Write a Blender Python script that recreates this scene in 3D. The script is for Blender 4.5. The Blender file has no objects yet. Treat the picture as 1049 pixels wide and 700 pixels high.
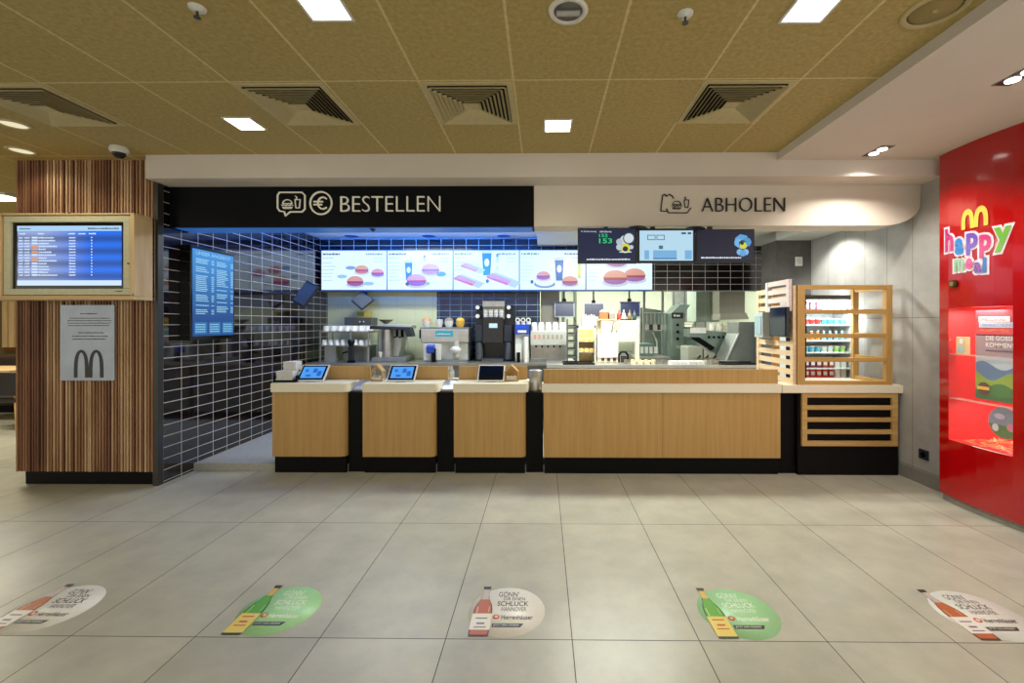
import bpy, math, random
from mathutils import Vector, Matrix
random.seed(7)
SC = bpy.context.scene
COL = SC.collection
PI = math.pi

# ------------------------------------------------------------------ camera model
YAW, XP, YP, F, H = 0.0107, 551.0, 331.0, 450.0, 1.5
def ray(px, py):
    a, b = (px-XP)/F, (YP-py)/F
    c, s = math.cos(YAW), math.sin(YAW)
    return Vector((c*a-s, s*a+c, b))
def at(px, py, Y):
    d = ray(px, py); t = Y/d.y
    return (t*d.x, H+t*d.z)
def ax(px, Y): return at(px, 331, Y)[0]
def az(py, Y, px=551): return at(px, py, Y)[1]
def atz(px, py, z=0.0):
    d = ray(px, py); t = (z-H)/d.z
    return (t*d.x, t*d.y)
def atx(px, py, X):
    d = ray(px, py); t = X/d.x
    return (t*d.y, H+t*d.z)

cam = bpy.data.cameras.new('camera')
co = bpy.data.objects.new('camera', cam); COL.objects.link(co)
co.location = (0, 0, H); co.rotation_euler = (PI/2, 0, YAW)
cam.sensor_width = 36; cam.lens = 36*F/1049
cam.shift_x = (524.5-XP)/1049; cam.shift_y = -(350-YP)/1049
cam.clip_start = 0.05
SC.camera = co

# ------------------------------------------------------------------ materials
def lin(h):
    if isinstance(h, tuple): return (*h, 1)
    h = h.lstrip('#'); r = []
    for i in (0, 2, 4):
        c = int(h[i:i+2], 16)/255
        r.append(c/12.92 if c <= .04045 else ((c+.055)/1.055)**2.4)
    return (*r, 1)
MC = {}
def mat(name, col, rough=.5, metal=0, spec=None, noise=None, bump=0, coat=0):
    if name in MC: return MC[name]
    m = bpy.data.materials.new(name); m.use_nodes = True; MC[name] = m
    nt = m.node_tree; b = nt.nodes['Principled BSDF']
    b.inputs['Base Color'].default_value = lin(col)
    b.inputs['Roughness'].default_value = rough; b.inputs['Metallic'].default_value = metal
    if spec is not None: b.inputs['Specular IOR Level'].default_value = spec
    if coat: b.inputs['Coat Weight'].default_value = coat; b.inputs['Coat Roughness'].default_value = .08
    # every surface gets a subtle procedural variation
    sc, amt = noise if noise else (30, .06)
    tc = nt.nodes.new('ShaderNodeTexCoord'); n = nt.nodes.new('ShaderNodeTexNoise')
    n.inputs['Scale'].default_value = sc; n.inputs['Detail'].default_value = 4
    nt.links.new(tc.outputs['Object'], n.inputs['Vector'])
    hsv = nt.nodes.new('ShaderNodeHueSaturation'); hsv.inputs['Color'].default_value = lin(col)
    mr = nt.nodes.new('ShaderNodeMapRange'); mr.inputs[1].default_value = .3; mr.inputs[2].default_value = .7
    mr.inputs[3].default_value = 1-amt; mr.inputs[4].default_value = 1+amt
    nt.links.new(n.outputs['Fac'], mr.inputs[0]); nt.links.new(mr.outputs[0], hsv.inputs['Value'])
    nt.links.new(hsv.outputs[0], b.inputs['Base Color'])
    if bump:
        bp = nt.nodes.new('ShaderNodeBump'); bp.inputs['Strength'].default_value = bump; bp.inputs['Distance'].default_value = .005
        nt.links.new(n.outputs['Fac'], bp.inputs['Height']); nt.links.new(bp.outputs[0], b.inputs['Normal'])
    return m
def emit(name, col, s=1.0):
    if name in MC: return MC[name]
    m = bpy.data.materials.new(name); m.use_nodes = True; MC[name] = m
    b = m.node_tree.nodes['Principled BSDF']
    b.inputs['Base Color'].default_value = (0.01, .01, .01, 1); b.inputs['Roughness'].default_value = .3
    b.inputs['Emission Color'].default_value = lin(col); b.inputs['Emission Strength'].default_value = s
    return m
def nodes(name):
    m = bpy.data.materials.new(name); m.use_nodes = True; MC[name] = m
    nt = m.node_tree
    return m, nt, nt.nodes['Principled BSDF']
def N(nt, t, **k):
    n = nt.nodes.new(t)
    for a, v in k.items(): setattr(n, a, v)
    return n
def wood(name, c1, c2, axis='z', rough=.45, scale=9, stretch=.06, spec=.4):
    m, nt, b = nodes(name)
    tc = N(nt, 'ShaderNodeTexCoord'); mp = N(nt, 'ShaderNodeMapping')
    s = [scale]*3; s['xyz'.index(axis)] = scale*stretch
    mp.inputs['Scale'].default_value = s
    no = N(nt, 'ShaderNodeTexNoise'); no.inputs['Scale'].default_value = 3; no.inputs['Detail'].default_value = 8
    no.inputs['Roughness'].default_value = .6
    cr = N(nt, 'ShaderNodeValToRGB')
    cr.color_ramp.elements[0].position = .35; cr.color_ramp.elements[0].color = lin(c1)
    cr.color_ramp.elements[1].position = .66; cr.color_ramp.elements[1].color = lin(c2)
    nt.links.new(tc.outputs['Object'], mp.inputs[0]); nt.links.new(mp.outputs[0], no.inputs['Vector'])
    nt.links.new(no.outputs['Fac'], cr.inputs[0]); nt.links.new(cr.outputs[0], b.inputs['Base Color'])
    b.inputs['Roughness'].default_value = rough; b.inputs['Specular IOR Level'].default_value = spec
    return m
def tilemat(name, u, v, w, h, mortar, c1, c2, cm, rough=.12, offs=(0, 0), rrough=.6, bump=.3, spec=.5, cloud=None, rot=0, ior=None):
    """stack-bond tiles; u,v = which world axes run along the tile"""
    m, nt, b = nodes(name)
    g = N(nt, 'ShaderNodeNewGeometry'); sp = N(nt, 'ShaderNodeSeparateXYZ'); cb = N(nt, 'ShaderNodeCombineXYZ')
    nt.links.new(g.outputs['Position'], sp.inputs[0])
    for k, (a, o) in enumerate(((u, offs[0]), (v, offs[1]))):
        ad = N(nt, 'ShaderNodeMath', operation='ADD'); ad.inputs[1].default_value = -o+200*(w if k == 0 else h)
        nt.links.new(sp.outputs['xyz'.index(a)], ad.inputs[0]); nt.links.new(ad.outputs[0], cb.inputs[k])
    br = N(nt, 'ShaderNodeTexBrick'); br.offset = 0; br.squash = 1
    br.inputs['Scale'].default_value = 1; br.inputs['Brick Width'].default_value = w; br.inputs['Row Height'].default_value = h
    br.inputs['Mortar Size'].default_value = mortar; br.inputs['Mortar Smooth'].default_value = .1; br.inputs['Bias'].default_value = 0
    br.inputs['Color1'].default_value = lin(c1); br.inputs['Color2'].default_value = lin(c2); br.inputs['Mortar'].default_value = lin(cm)
    nt.links.new(cb.outputs[0], br.inputs['Vector'])
    col = br.outputs['Color']
    no = None
    if cloud:
        no = N(nt, 'ShaderNodeTexNoise'); no.inputs['Scale'].default_value = cloud[0]; no.inputs['Detail'].default_value = 9; no.inputs['Roughness'].default_value = .62
        nt.links.new(g.outputs['Position'], no.inputs['Vector'])
        mr = N(nt, 'ShaderNodeMapRange'); mr.inputs[1].default_value = .3; mr.inputs[2].default_value = .7
        mr.inputs[3].default_value = 1-cloud[1]; mr.inputs[4].default_value = 1+cloud[1]
        hs = N(nt, 'ShaderNodeHueSaturation'); nt.links.new(no.outputs['Fac'], mr.inputs[0]); nt.links.new(mr.outputs[0], hs.inputs['Value'])
        nt.links.new(col, hs.inputs['Color']); col = hs.outputs[0]
    nt.links.new(col, b.inputs['Base Color'])
    rr = N(nt, 'ShaderNodeMapRange'); rr.inputs[3].default_value = rough; rr.inputs[4].default_value = rrough
    nt.links.new(br.outputs['Fac'], rr.inputs[0]); nt.links.new(rr.outputs[0], b.inputs['Roughness'])
    bp = N(nt, 'ShaderNodeBump', invert=True); bp.inputs['Strength'].default_value = bump; bp.inputs['Distance'].default_value = .002
    nt.links.new(br.outputs['Fac'], bp.inputs['Height']); nt.links.new(bp.outputs[0], b.inputs['Normal'])
    b.inputs['Specular IOR Level'].default_value = spec
    if ior: b.inputs['IOR'].default_value = ior
    return m
def glass(name, col='#ffffff', rough=.02, alpha=.12):
    m, nt, b = nodes(name)
    b.inputs['Base Color'].default_value = lin(col); b.inputs['Roughness'].default_value = rough
    b.inputs['Alpha'].default_value = alpha; b.inputs['Specular IOR Level'].default_value = .6
    return m

FLOOR = tilemat('floor_tile', 'x', 'y', .6, 1.2, .0022, '#b0af9f', '#a7a696', '#3d3b35', rough=.32, offs=(.14, 2.08), rrough=.7, bump=.2, spec=.35, cloud=(3.6, .13))
KFLOOR = mat('kitchen_floor', '#a5a49c', .5, noise=(60, .12))
CEIL = tilemat('ceiling_tile', 'x', 'y', .59, 1.19, .0075, '#b5a16a', '#b19d66', '#d2c08c', rough=.85, offs=(-.18, 2.71), bump=.1, spec=.1, cloud=(38, .17))
SIDETILE = tilemat('black_tile_side', 'y', 'z', .207, .1045, .0032, '#100a0b', '#160d0f', '#c2bdbb', rough=.06, offs=(4.062, .02), spec=.5, bump=.12, ior=1.85)
BACKTILE = tilemat('black_tile_back', 'x', 'z', .2, .104, .0035, '#100c0e', '#171012', '#aaa5a2', rough=.12, offs=(-.02, 2.01))
NAVYTILE = tilemat('navy_tile_back', 'x', 'z', .18, .1, .0035, '#10294e', '#0c2140', '#8fa6b8', rough=.12, offs=(-1.7, 1.9))
CREAMTILE = tilemat('cream_tile', 'x', 'z', .3, .3, .003, '#d2d8b4', '#ced4b0', '#b4ba9c', rough=.25, offs=(0, 0))
CONC = tilemat('concrete_panel', 'y', 'z', .31, 1.42, .003, '#aaa9a4', '#a3a29d', '#6b6a66', rough=.4, offs=(3.92, .13), cloud=(3.5, .16), spec=.4)
DCONC = mat('dark_concrete', '#55534f', .6, noise=(5, .3))
PLASTER = mat('white_plaster', '#d6cdc1', .8, noise=(3, .02))
PLASTERR = mat('white_plaster_sign', '#d8cfc0', .6, noise=(3, .02))
SIGNBLK = mat('black_sign', '#04060c', .6, spec=.15)
OAK = wood('oak_laminate', '#b18b4e', '#bf995c', 'z', .42, 14, .03)
OAKX = wood('oak_laminate_rail', '#ae884a', '#c09a5a', 'x', .45, 14, .05)
PINE = wood('pine_board', '#c4a474', '#d6ba8c', 'z', .5, 8, .08)
PINEX = wood('pine_board_long', '#bfa171', '#d3b88a', 'x', .5, 8, .08)
SLAT = wood('walnut_slat', '#85593c', '#ab8260', 'z', .6, 2, .2)
SLATB = wood('walnut_slat_pale', '#a9825f', '#d0b28c', 'z', .6, 2, .2)
SLATC = wood('walnut_slat_dark', '#6a4430', '#8a5e44', 'z', .6, 2, .2)
DSLAT = mat('slat_gap', '#140b08', .8)
WORKTOP = mat('cream_worktop', '#e6dfc8', .3, noise=(80, .03))
BLK = mat('black_laminate', '#060505', .55, spec=.15)
BLKG = mat('black_gloss', '#07080b', .12)
STEEL = mat('brushed_steel', '#b9b8b2', .3, metal=.85, noise=(12, .1))
STEELD = mat('dull_steel', '#8f938f', .38, metal=.7, noise=(9, .12))
STEELW = mat('pale_steel', '#c5c8bf', .4, metal=.35, noise=(9, .06))
GREYM = mat('grey_metal', '#55585a', .4, metal=.4)
DGREY = mat('dark_grey', '#24262b', .45)
WHITE = mat('white_plastic', '#d9d9d2', .4)
CUP = mat('white_paper_cup', '#deddd8', .6)
RED = mat('red_gloss', '#a90306', .14, noise=(2, .02), coat=.6)
REDI = mat('red_inner', '#d01818', .5)
PLINTHG = mat('grey_plinth', '#8d8577', .5)
GLASS = glass('clear_glass')
YEL = mat('yellow_print', '#f0c14a', .4)
BLUEP = mat('blue_plastic', '#1b3fa0', .35)
TAN = mat('tan_food', '#c98f4a', .6)
LOUV = mat('louvre_paint', '#c2b384', .6)
LDARK = mat('louvre_dark', '#1c1810', .9)
LAMP = emit('lamp_glow', '#fff6e6', 7)
def P_(n, c): return mat('print_'+n, c, .4, noise=(50, .03))

# ------------------------------------------------------------------ mesh builder
TCACHE = {}
def text_geo(s, offset=0.0, ext=0.0):
    k = (s, offset, ext)
    if k in TCACHE: return TCACHE[k]
    cu = bpy.data.curves.new('t', 'FONT'); cu.body = s; cu.offset = offset; cu.extrude = ext; cu.resolution_u = 3
    ob = bpy.data.objects.new('t', cu); COL.objects.link(ob)
    dg = bpy.context.evaluated_depsgraph_get()
    me = bpy.data.meshes.new_from_object(ob.evaluated_get(dg))
    vs = [tuple(v.co) for v in me.vertices]; fs = [tuple(p.vertices) for p in me.polygons]
    bpy.data.objects.remove(ob); bpy.data.curves.remove(cu); bpy.data.meshes.remove(me)
    xs = [v[0] for v in vs]; ys = [v[1] for v in vs]
    TCACHE[k] = (vs, fs, min(xs), max(xs), min(ys), max(ys))
    return TCACHE[k]

class MB:
    def __init__(s): s.v = []; s.f = []; s.mi = []; s.mats = []; s.sm = []
    def _m(s, m):
        if m not in s.mats: s.mats.append(m)
        return s.mats.index(m)
    def add(s, vs, fs, m, smooth=False, M=None):
        o = len(s.v)
        for p in vs:
            p = Vector(p)
            if M is not None: p = M @ p
            s.v.append(tuple(p))
        k = s._m(m)
        for f in fs: s.f.append(tuple(o+i for i in f)); s.mi.append(k); s.sm.append(smooth)
        return s
    def box(s, x0, x1, y0, y1, z0, z1, m, M=None):
        x0, x1 = sorted((x0, x1)); y0, y1 = sorted((y0, y1)); z0, z1 = sorted((z0, z1))
        vs = [(x, y, z) for x in (x0, x1) for y in (y0, y1) for z in (z0, z1)]
        return s.add(vs, [(0, 1, 3, 2), (4, 6, 7, 5), (0, 4, 5, 1), (2, 3, 7, 6), (0, 2, 6, 4), (1, 5, 7, 3)], m, M=M)
    def prism(s, pts, axis, a0, a1, m, smooth=False, M=None):
        """pts 2-D outline; axis 'x' -> (y,z), 'y' -> (x,z), 'z' -> (x,y)"""
        def w(p, a): return {'x': (a, p[0], p[1]), 'y': (p[0], a, p[1]), 'z': (p[0], p[1], a)}[axis]
        n = len(pts); vs = [w(p, a0) for p in pts]+[w(p, a1) for p in pts]
        fs = [tuple(range(n))[::-1], tuple(range(n, 2*n))]
        s.add(vs, fs, m, M=M)
        o = len(s.v)-2*n; k = s._m(m)
        for i in range(n):
            j = (i+1) % n; s.f.append((o+i, o+j, o+n+j, o+n+i)); s.mi.append(k); s.sm.append(smooth)
        return s
    def cyl(s, p0, p1, r0, m, r1=None, n=16, cap=True, M=None):
        r1 = r0 if r1 is None else r1
        p0 = Vector(p0); p1 = Vector(p1); d = (p1-p0).normalized()
        a = Vector((1, 0, 0)) if abs(d.x) < .8 else Vector((0, 1, 0))
        u = d.cross(a).normalized(); v = d.cross(u)
        vs = [tuple(p+(u*math.cos(t)+v*math.sin(t))*r) for p, r in ((p0, r0), (p1, r1)) for t in [2*PI*i/n for i in range(n)]]
        s.add(vs, [(i, (i+1) % n, n+(i+1) % n, n+i) for i in range(n)], m, True, M)
        if cap: s.add(vs, [tuple(range(n)), tuple(range(n, 2*n))[::-1]], m, False, M)
        return s
    def lathe(s, c, prof, m, n=20, M=None, closed=True):
        vs = []; fs = []
        for r, z in prof:
            for i in range(n):
                t = 2*PI*i/n; vs.append((c[0]+r*math.cos(t), c[1]+r*math.sin(t), c[2]+z))
        for k in range(len(prof)-1):
            for i in range(n):
                j = (i+1) % n; fs.append((k*n+i, k*n+j, (k+1)*n+j, (k+1)*n+i))
        s.add(vs, fs, m, True, M)
        if closed:
            s.add(vs[:n], [tuple(range(n))[::-1]], m, False, M); s.add(vs[-n:], [tuple(range(n))], m, False, M)
        return s
    def tube(s, pts, r, m, n=8):
        for a, b in zip(pts, pts[1:]): s.cyl(a, b, r, m, n=n)
        for p in pts[1:-1]: s.ball(p, r, m, 8)
        return s
    def ball(s, c, r, m, n=12, sz=1.0, half=False):
        k = n//2; lo = 0 if half else -k
        prof = [(max(1e-4, r*math.cos(PI/2*i/k)), r*sz*math.sin(PI/2*i/k)) for i in range(lo, k+1)]
        return s.lathe(c, prof, m, n)
    def poly(s, pts, m):
        return s.add(pts, [tuple(range(len(pts)))], m)
    def text(s, t, m, org, right, up, width=None, height=None, offset=0.0, ext=0.0, fn=None, align='l'):
        vs, fs, x0, x1, y0, y1 = text_geo(t, offset, ext)
        right = Vector(right).normalized(); up = Vector(up).normalized(); nn = right.cross(up)
        sy = (height/(y1-y0)) if height else None
        sx = (width/(x1-x0)) if width else None
        sx = sx or sy; sy = sy or sx
        org = Vector(org); ox = {'l': 0, 'c': -(x1-x0)*sx/2, 'r': -(x1-x0)*sx}[align]
        out = []
        for v in vs:
            a = (v[0]-x0)*sx+ox; b = (v[1]-y0)*sy; c = v[2]*sy
            out.append(fn(a, b) if fn else org+right*a+up*b+nn*c)
        return s.add(out, fs, m)
    def build(s, name, parent=None, bevel=0.0, loc=None):
        me = bpy.data.meshes.new(name)
        o = Vector((0, 0, 0))
        if loc is not None: o = Vector(loc)
        elif parent is not None: o = parent['_w'] if False else WORLD[parent.name]
        me.from_pydata([tuple(Vector(p)-o) for p in s.v], [], s.f)
        for m in s.mats: me.materials.append(m)
        for p, k, sm in zip(me.polygons, s.mi, s.sm): p.material_index = k; p.use_smooth = sm
        me.update()
        ob = bpy.data.objects.new(name, me); COL.objects.link(ob)
        if parent is not None: ob.parent = parent; ob.location = (0, 0, 0) if loc is None else Vector(loc)-WORLD[parent.name]
        else: ob.location = o
        WORLD[ob.name] = o.copy()
        if bevel:
            b = ob.modifiers.new('bevel', 'BEVEL'); b.width = bevel; b.segments = 2; b.limit_method = 'ANGLE'
        return ob
WORLD = {}
def thing(name, label, cat, loc=(0, 0, 0), group=None):
    o = bpy.data.objects.new(name, None); COL.objects.link(o); o.empty_display_size = .05
    o.location = loc; WORLD[o.name] = Vector(loc); o['label'] = label; o['category'] = cat
    if group: o['group'] = group
    return o
def tag(o, label, cat, group=None, kind=None):
    o['label'] = label; o['category'] = cat
    if group: o['group'] = group
    if kind: o['kind'] = kind
    return o
def struct(name, mb, **k):
    o = mb.build(name, **k); o['kind'] = 'structure'; return o
def dup(src, loc, label=None, rotz=None):
    r = src.copy(); COL.objects.link(r); r.location = loc
    if label: r['label'] = label
    if rotz is not None: r.rotation_euler = (0, 0, rotz)
    WORLD[r.name] = Vector(loc)
    for ch in list(src.children):
        c = ch.copy(); COL.objects.link(c); c.parent = r
        for g in list(ch.children):
            d = g.copy(); COL.objects.link(d); d.parent = c
    return r
def bx(*a): return MB().box(*a)
def lamp_light(kind, name, loc, energy, col, rot=(0, 0, 0), **k):
    l = bpy.data.lights.new(name, kind); l.energy = energy; l.color = col
    for a, v in k.items(): setattr(l, a, v)
    o = bpy.data.objects.new(name, l); COL.objects.link(o); o.location = loc; o.rotation_euler = rot
    return o

# ------------------------------------------------------------------ the setting
XL, XR = -3.54, 3.53
ZC, ZW, ZS = 3.0, 2.93, 2.79
YB, YF = 3.88, 4.13
struct('floor', bx(-12, 4.3, -4, 11.5, -.1, 0, FLOOR))
struct('ceiling', bx(-12, 2.07, -4, YB+.02, ZC, ZC+.1, CEIL))
struct('ceiling_dining', bx(-12, XL-.002, YB+.02, 9.0, ZC, ZC+.1, CEIL))
w = MB(); w.box(2.07, 4.3, -4, YB+.02, ZW, ZC+.1, PLASTER)
struct('ceiling_white', w)
struct('trim_1', bx(2.062, 2.07, -4, YB, ZW, ZC, PLASTER))
w = MB(); w.box(XL, XR+.3, YB, YF+.25, ZS, ZC+.1, PLASTER)
struct('bulkhead', w)
# side tiled wall (left of the kitchen)
struct('wall_left', bx(XL-.12, XL, 4.062, 7.2, 0, 2.86, SIDETILE))
struct('wall_right', bx(XR, XR+.15, 3.80, 6.2, 0, 2.9, CONC))
struct('baseboard_right', bx(XR-.008, XR, 3.80, 5.8, 0, .12, mat('grey_base', '#85837d', .4)))
# menu bulkhead and back walls
YM = 7.0
struct('wall_upper', bx(XL, 4.3, YM, YM+.14, 2.01, 2.9, BACKTILE))
XA, XBk = ax(447.5, 7.2), ax(553, 7.2)
struct('wall_back', bx(XL, XA, 7.2, 7.3, 0, 2.3, CREAMTILE))
struct('wall_back_navy', bx(XA, XBk, 7.2, 7.3, 0, 2.3, NAVYTILE))
KW = mat('kitchen_wall', '#b2b6a4', .45, noise=(2, .04))
struct('wall_kitchen_back', bx(-2, 5, 10.2, 10.3, 0, 3, KW))
struct('wall_kitchen_right', bx(4.3, 4.4, 6.2, 10.2, 0, 3, KW))
struct('wall_kitchen_left', bx(XBk-.1, XBk, 7.3, 10.2, 0, 3, KW))
# dark concrete pier
struct('pier', bx(ax(795, 5.81), XR, 5.81, 6.2, 0, 2.585, DCONC))
# kitchen floor, slightly raised
struct('floor_kitchen', MB().box(XL, XR, 4.42, 10.2, 0, .075, KFLOOR).box(XR, 4.3, 6.2, 10.2, 0, .075, KFLOOR))
KC = mat('kitchen_ceiling', '#c9cbc4', .7, noise=(3, .02))
struct('ceiling_kitchen_left', bx(XL, -.08, YF+.25, 7.2, 2.85, 2.95, KC))
struct('ceiling_kitchen_right', MB().box(-.08, XR, YF+.25, 7.2, 2.72, 2.95, KC).box(XR, 4.3, 6.2, 7.2, 2.72, 2.95, KC))
struct('ceiling_kitchen_back', bx(-2, 4.3, 7.2, 10.2, 2.72, 2.95, KC))
struct('ceiling_drop', bx(ax(795, 5.81), XR, 4.55, 5.81, 2.585, 2.72, KC))

# fascia signs
ZF = 2.41
t = thing('order_sign_fascia', 'long black sign fascia reading BESTELLEN above the order tills', 'sign', (ax(365, YF), YF, ZF))
bx(XL, -.08, YF, YF+.25, ZF, ZS, SIGNBLK).build('fascia_panel', t)
CRM = mat('sign_cream', '#d2cdb8', .5)
CRM.node_tree.nodes['Principled BSDF'].inputs['Emission Color'].default_value = lin('#d2cdb8')
CRM.node_tree.nodes['Principled BSDF'].inputs['Emission Strength'].default_value = .25
y = YF-.012
def ztop(px, py, Y=y): return at(px, py, Y)
m = MB(); a = at(349, 217, y); b = at(451, 201, y)
m.text('BESTELLEN', CRM, (a[0], y, a[1]), (1, 0, 0), (0, 0, 1), width=b[0]-a[0], height=b[1]-a[1], ext=.05, offset=-.022)
m.build('lettering', t)
def strokes(mb, segs, Y, th, mt, closed=False):
    """segs: list of polylines in image coordinates, drawn as thin raised strokes standing on the sign"""
    for pl in segs:
        pts = [at(p[0], p[1], Y) for p in pl]
        for p, q in zip(pts, pts[1:]):
            d = Vector((q[0]-p[0], q[1]-p[1])); L = d.length
            if L < 1e-5: continue
            d /= L; n = Vector((-d.y, d.x))*th/2; e = d*th*.4
            c = [(p[0]-e.x+n.x, p[1]-e.y+n.y), (q[0]+e.x+n.x, q[1]+e.y+n.y), (q[0]+e.x-n.x, q[1]+e.y-n.y), (p[0]-e.x-n.x, p[1]-e.y-n.y)]
            mb.prism(c, 'y', Y, YF+.001, mt)
def arcp(cx, cy, rx, ry, a0, a1, n=14): return [(cx+rx*math.cos(math.radians(a0+(a1-a0)*i/n)), cy+ry*math.sin(math.radians(a0+(a1-a0)*i/n))) for i in range(n+1)]
def burger(cx, cy, s):
    return [arcp(cx, cy, 5*s, 4.2*s, 180, 360, 8)+[(cx-5*s, cy)],
            [(cx-6*s, cy+1.8*s), (cx-4*s, cy+1.2*s), (cx-2*s, cy+2.2*s), (cx, cy+1.2*s), (cx+2*s, cy+2.2*s), (cx+4*s, cy+1.2*s), (cx+6*s, cy+1.8*s)],
            [(cx-5*s, cy+3.8*s), (cx+5*s, cy+3.8*s), (cx+4*s, cy+5.2*s), (cx-4*s, cy+5.2*s), (cx-5*s, cy+3.8*s)]]
def cup(cx, cy, s):
    return [[(cx-3*s, cy-4*s), (cx+3*s, cy-4*s), (cx+2*s, cy+5.5*s), (cx-2*s, cy+5.5*s), (cx-3*s, cy-4*s)], [(cx-1.5*s, cy-4*s), (cx-1*s, cy-7*s), (cx-2.5*s, cy-8*s)]]
m = MB()
strokes(m, [[(286, 197), (309, 197), (312, 200), (312, 214), (309, 217), (297, 217), (292, 221), (291, 217), (286, 216), (284, 213), (284, 200), (286, 197)]], y, .011, CRM)
strokes(m, burger(294, 208.5, .95)+cup(304.5, 208, .9), y, .0065, CRM)
m.build('speech_bubble_icon', t)
m = MB()
strokes(m, [arcp(328.5, 208, 11, 11.5, 0, 360, 28), arcp(330.5, 208, 5.2, 6, 50, 310, 12), [(321.5, 206.5), (330, 206.5)], [(321.5, 209.5), (329, 209.5)]], y, .013, CRM)
m.build('euro_icon', t)
# pick-up sign (white, with the rounded lower right corner)
t = thing('pickup_sign_fascia', 'long cream sign fascia reading ABHOLEN with rounded lower right corner', 'sign', (1.7, YF, ZF))
pts = [(-.08, ZS), (-.08, ZF)]+[(3.18, ZF)]+[(3.18+.34*math.sin(math.radians(q)), ZF+.20*(1-math.cos(math.radians(q)))) for q in (12, 25, 38, 50, 62, 74, 84, 90)]+[(3.528, ZS)]
m = MB(); m.prism(pts, 'y', YF, YF+.25, PLASTERR); m.build('fascia_panel', t)
BLKT = mat('sign_black', '#151210', .5)
m = MB(); a = at(719, 217, y); b = at(804, 202.5, y)
m.text('ABHOLEN', BLKT, (a[0], y, a[1]), (1, 0, 0), (0, 0, 1), width=b[0]-a[0], height=b[1]-a[1], ext=.05, offset=-.022)
m.build('lettering', t)
m = MB()
strokes(m, [[(684, 216.5), (677, 216), (679, 200), (681, 199), (683, 201), (686, 199), (689, 201), (690, 203)], [(683, 214), (685, 218), (704, 218), (708, 213)]], y, .008, BLKT)
strokes(m, burger(693.5, 209.5, .85)+cup(703.5, 208, .8), y, .0055, BLKT)
m.build('meal_tray_icon', t)

# ------------------------------------------------------------------ ceiling fittings
def vent(x0, y0, label):
    S = .575
    t = thing('ceiling_vent', label, 'air vent', (x0+S/2, y0+S/2, ZC), 'square louvred ceiling vents')
    z = ZC-.002
    m = MB()
    for (a, b, c, d) in ((0, S, 0, .035), (0, S, S-.035, S), (0, .035, .035, S-.035), (S-.035, S, .035, S-.035)):
        m.box(x0+a, x0+b, y0+c, y0+d, z-.006, z, LOUV)
    m.build('frame', t)
    bx(x0+.035, x0+S-.035, y0+.035, y0+S-.035, z-.004, z, LDARK).build('backing', t)
    m = MB(); n = 8
    for k in range(n):
        i0 = .038+k*.027; i1 = i0+.013
        a0, a1 = x0+i0, x0+S-i0; b0, b1 = y0+i0, y0+S-i0; q = .018   # tilted blades, outer edge low
        c0, c1 = x0+i1+.004, x0+S-i1-.004; d0, d1 = y0+i1+.004, y0+S-i1-.004
        zh, zl = z-.022, z-.004   # outer edge low, inner edge high
        O = [(a0, b0, zh), (a1, b0, zh), (a1, b1, zh), (a0, b1, zh)]; I = [(c0, d0, zl), (c1, d0, zl), (c1, d1, zl), (c0, d1, zl)]
        O2 = [(p[0], p[1], p[2]-.0025) for p in O]; I2 = [(p[0], p[1], p[2]-.0025) for p in I]
        vs = O+I+O2+I2; fs = []
        for i in range(4):
            j = (i+1) % 4
            fs += [(i, j, 4+j, 4+i), (8+i, 12+i, 12+j, 8+j), (4+i, 4+j, 12+j, 12+i), (i, 8+i, 8+j, j)]
        m.add(vs, fs, LOUV)
    m.box(x0+S/2-.045, x0+S/2+.045, y0+S/2-.045, y0+S/2+.045, z-.012, z-.008, LOUV)
    m.build('louvre', t)
vent(-.765, 2.72, 'square louvred ceiling vent above the tills, left of the lit square lamp')
vent(-1.945, 2.72, 'square louvred ceiling vent nearest left of the middle vent, over order sign end')
vent(1.0, 2.72, 'square louvred ceiling vent nearest the white ceiling edge')
vent(-3.72, 2.72, 'square louvred ceiling vent above the departures screen')

def square_lamp(px, py0, label, w=.19):
    x, y0 = atz(px, py0, ZC)
    t = thing('square_downlight', label, 'ceiling light', (x, y0, ZC), 'square downlights')
    m = MB()
    for a in ((-.5, .5, -.5, -.44), (-.5, .5, .44, .5), (-.5, -.44, -.44, .44), (.44, .5, -.44, .44)):
        m.box(x+a[0]*w*1.12, x+a[1]*w*1.12, y0+a[2]*w*1.12, y0+a[3]*w*1.12, ZC-.008, ZC-.001, WHITE)
    m.build('frame', t)
    bx(x-w*.49, x+w*.49, y0-w*.49, y0+w*.49, ZC-.006, ZC-.001, LAMP).build('diffuser', t)
    lamp_light('SPOT', 'lamp_beam', (x, y0, ZC-.02), 30, (1, .9, .68), spot_size=2.5, spot_blend=.9, shadow_soft_size=.08)
square_lamp(251, 126.5, 'small lit square ceiling lamp nearest the departures screen')
square_lamp(571.5, 128.5, 'small lit square ceiling lamp right of the middle vent')
square_lamp(331, 5, 'large lit square ceiling lamp cut by the photo top, left one')
square_lamp(832, 7, 'large lit square ceiling lamp cut by the photo top, right one')
x, y = atz(582, 11, ZC)
t = thing('round_downlight', 'round unlit ceiling downlight with white ring between two large lamps', 'ceiling light', (x, y, ZC))
MB().lathe((x, y, ZC), [(.068, -.001), (.072, -.010), (.092, -.008), (.096, -.001)], mat('ring_white', '#e3dfd6', .4), 28).build('ring', t)
m = MB(); m.lathe((x, y, ZC), [(.07, -.002), (.068, -.004), (.001, -.004)], mat('reflector', '#6f6e70', .3, metal=.5), 24)
m.cyl((x-.055, y+.0, ZC-.012), (x+.055, y, ZC-.012), .013, mat('reflector_tube', '#a8a49c', .3), n=10); m.build('reflector', t)
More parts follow.
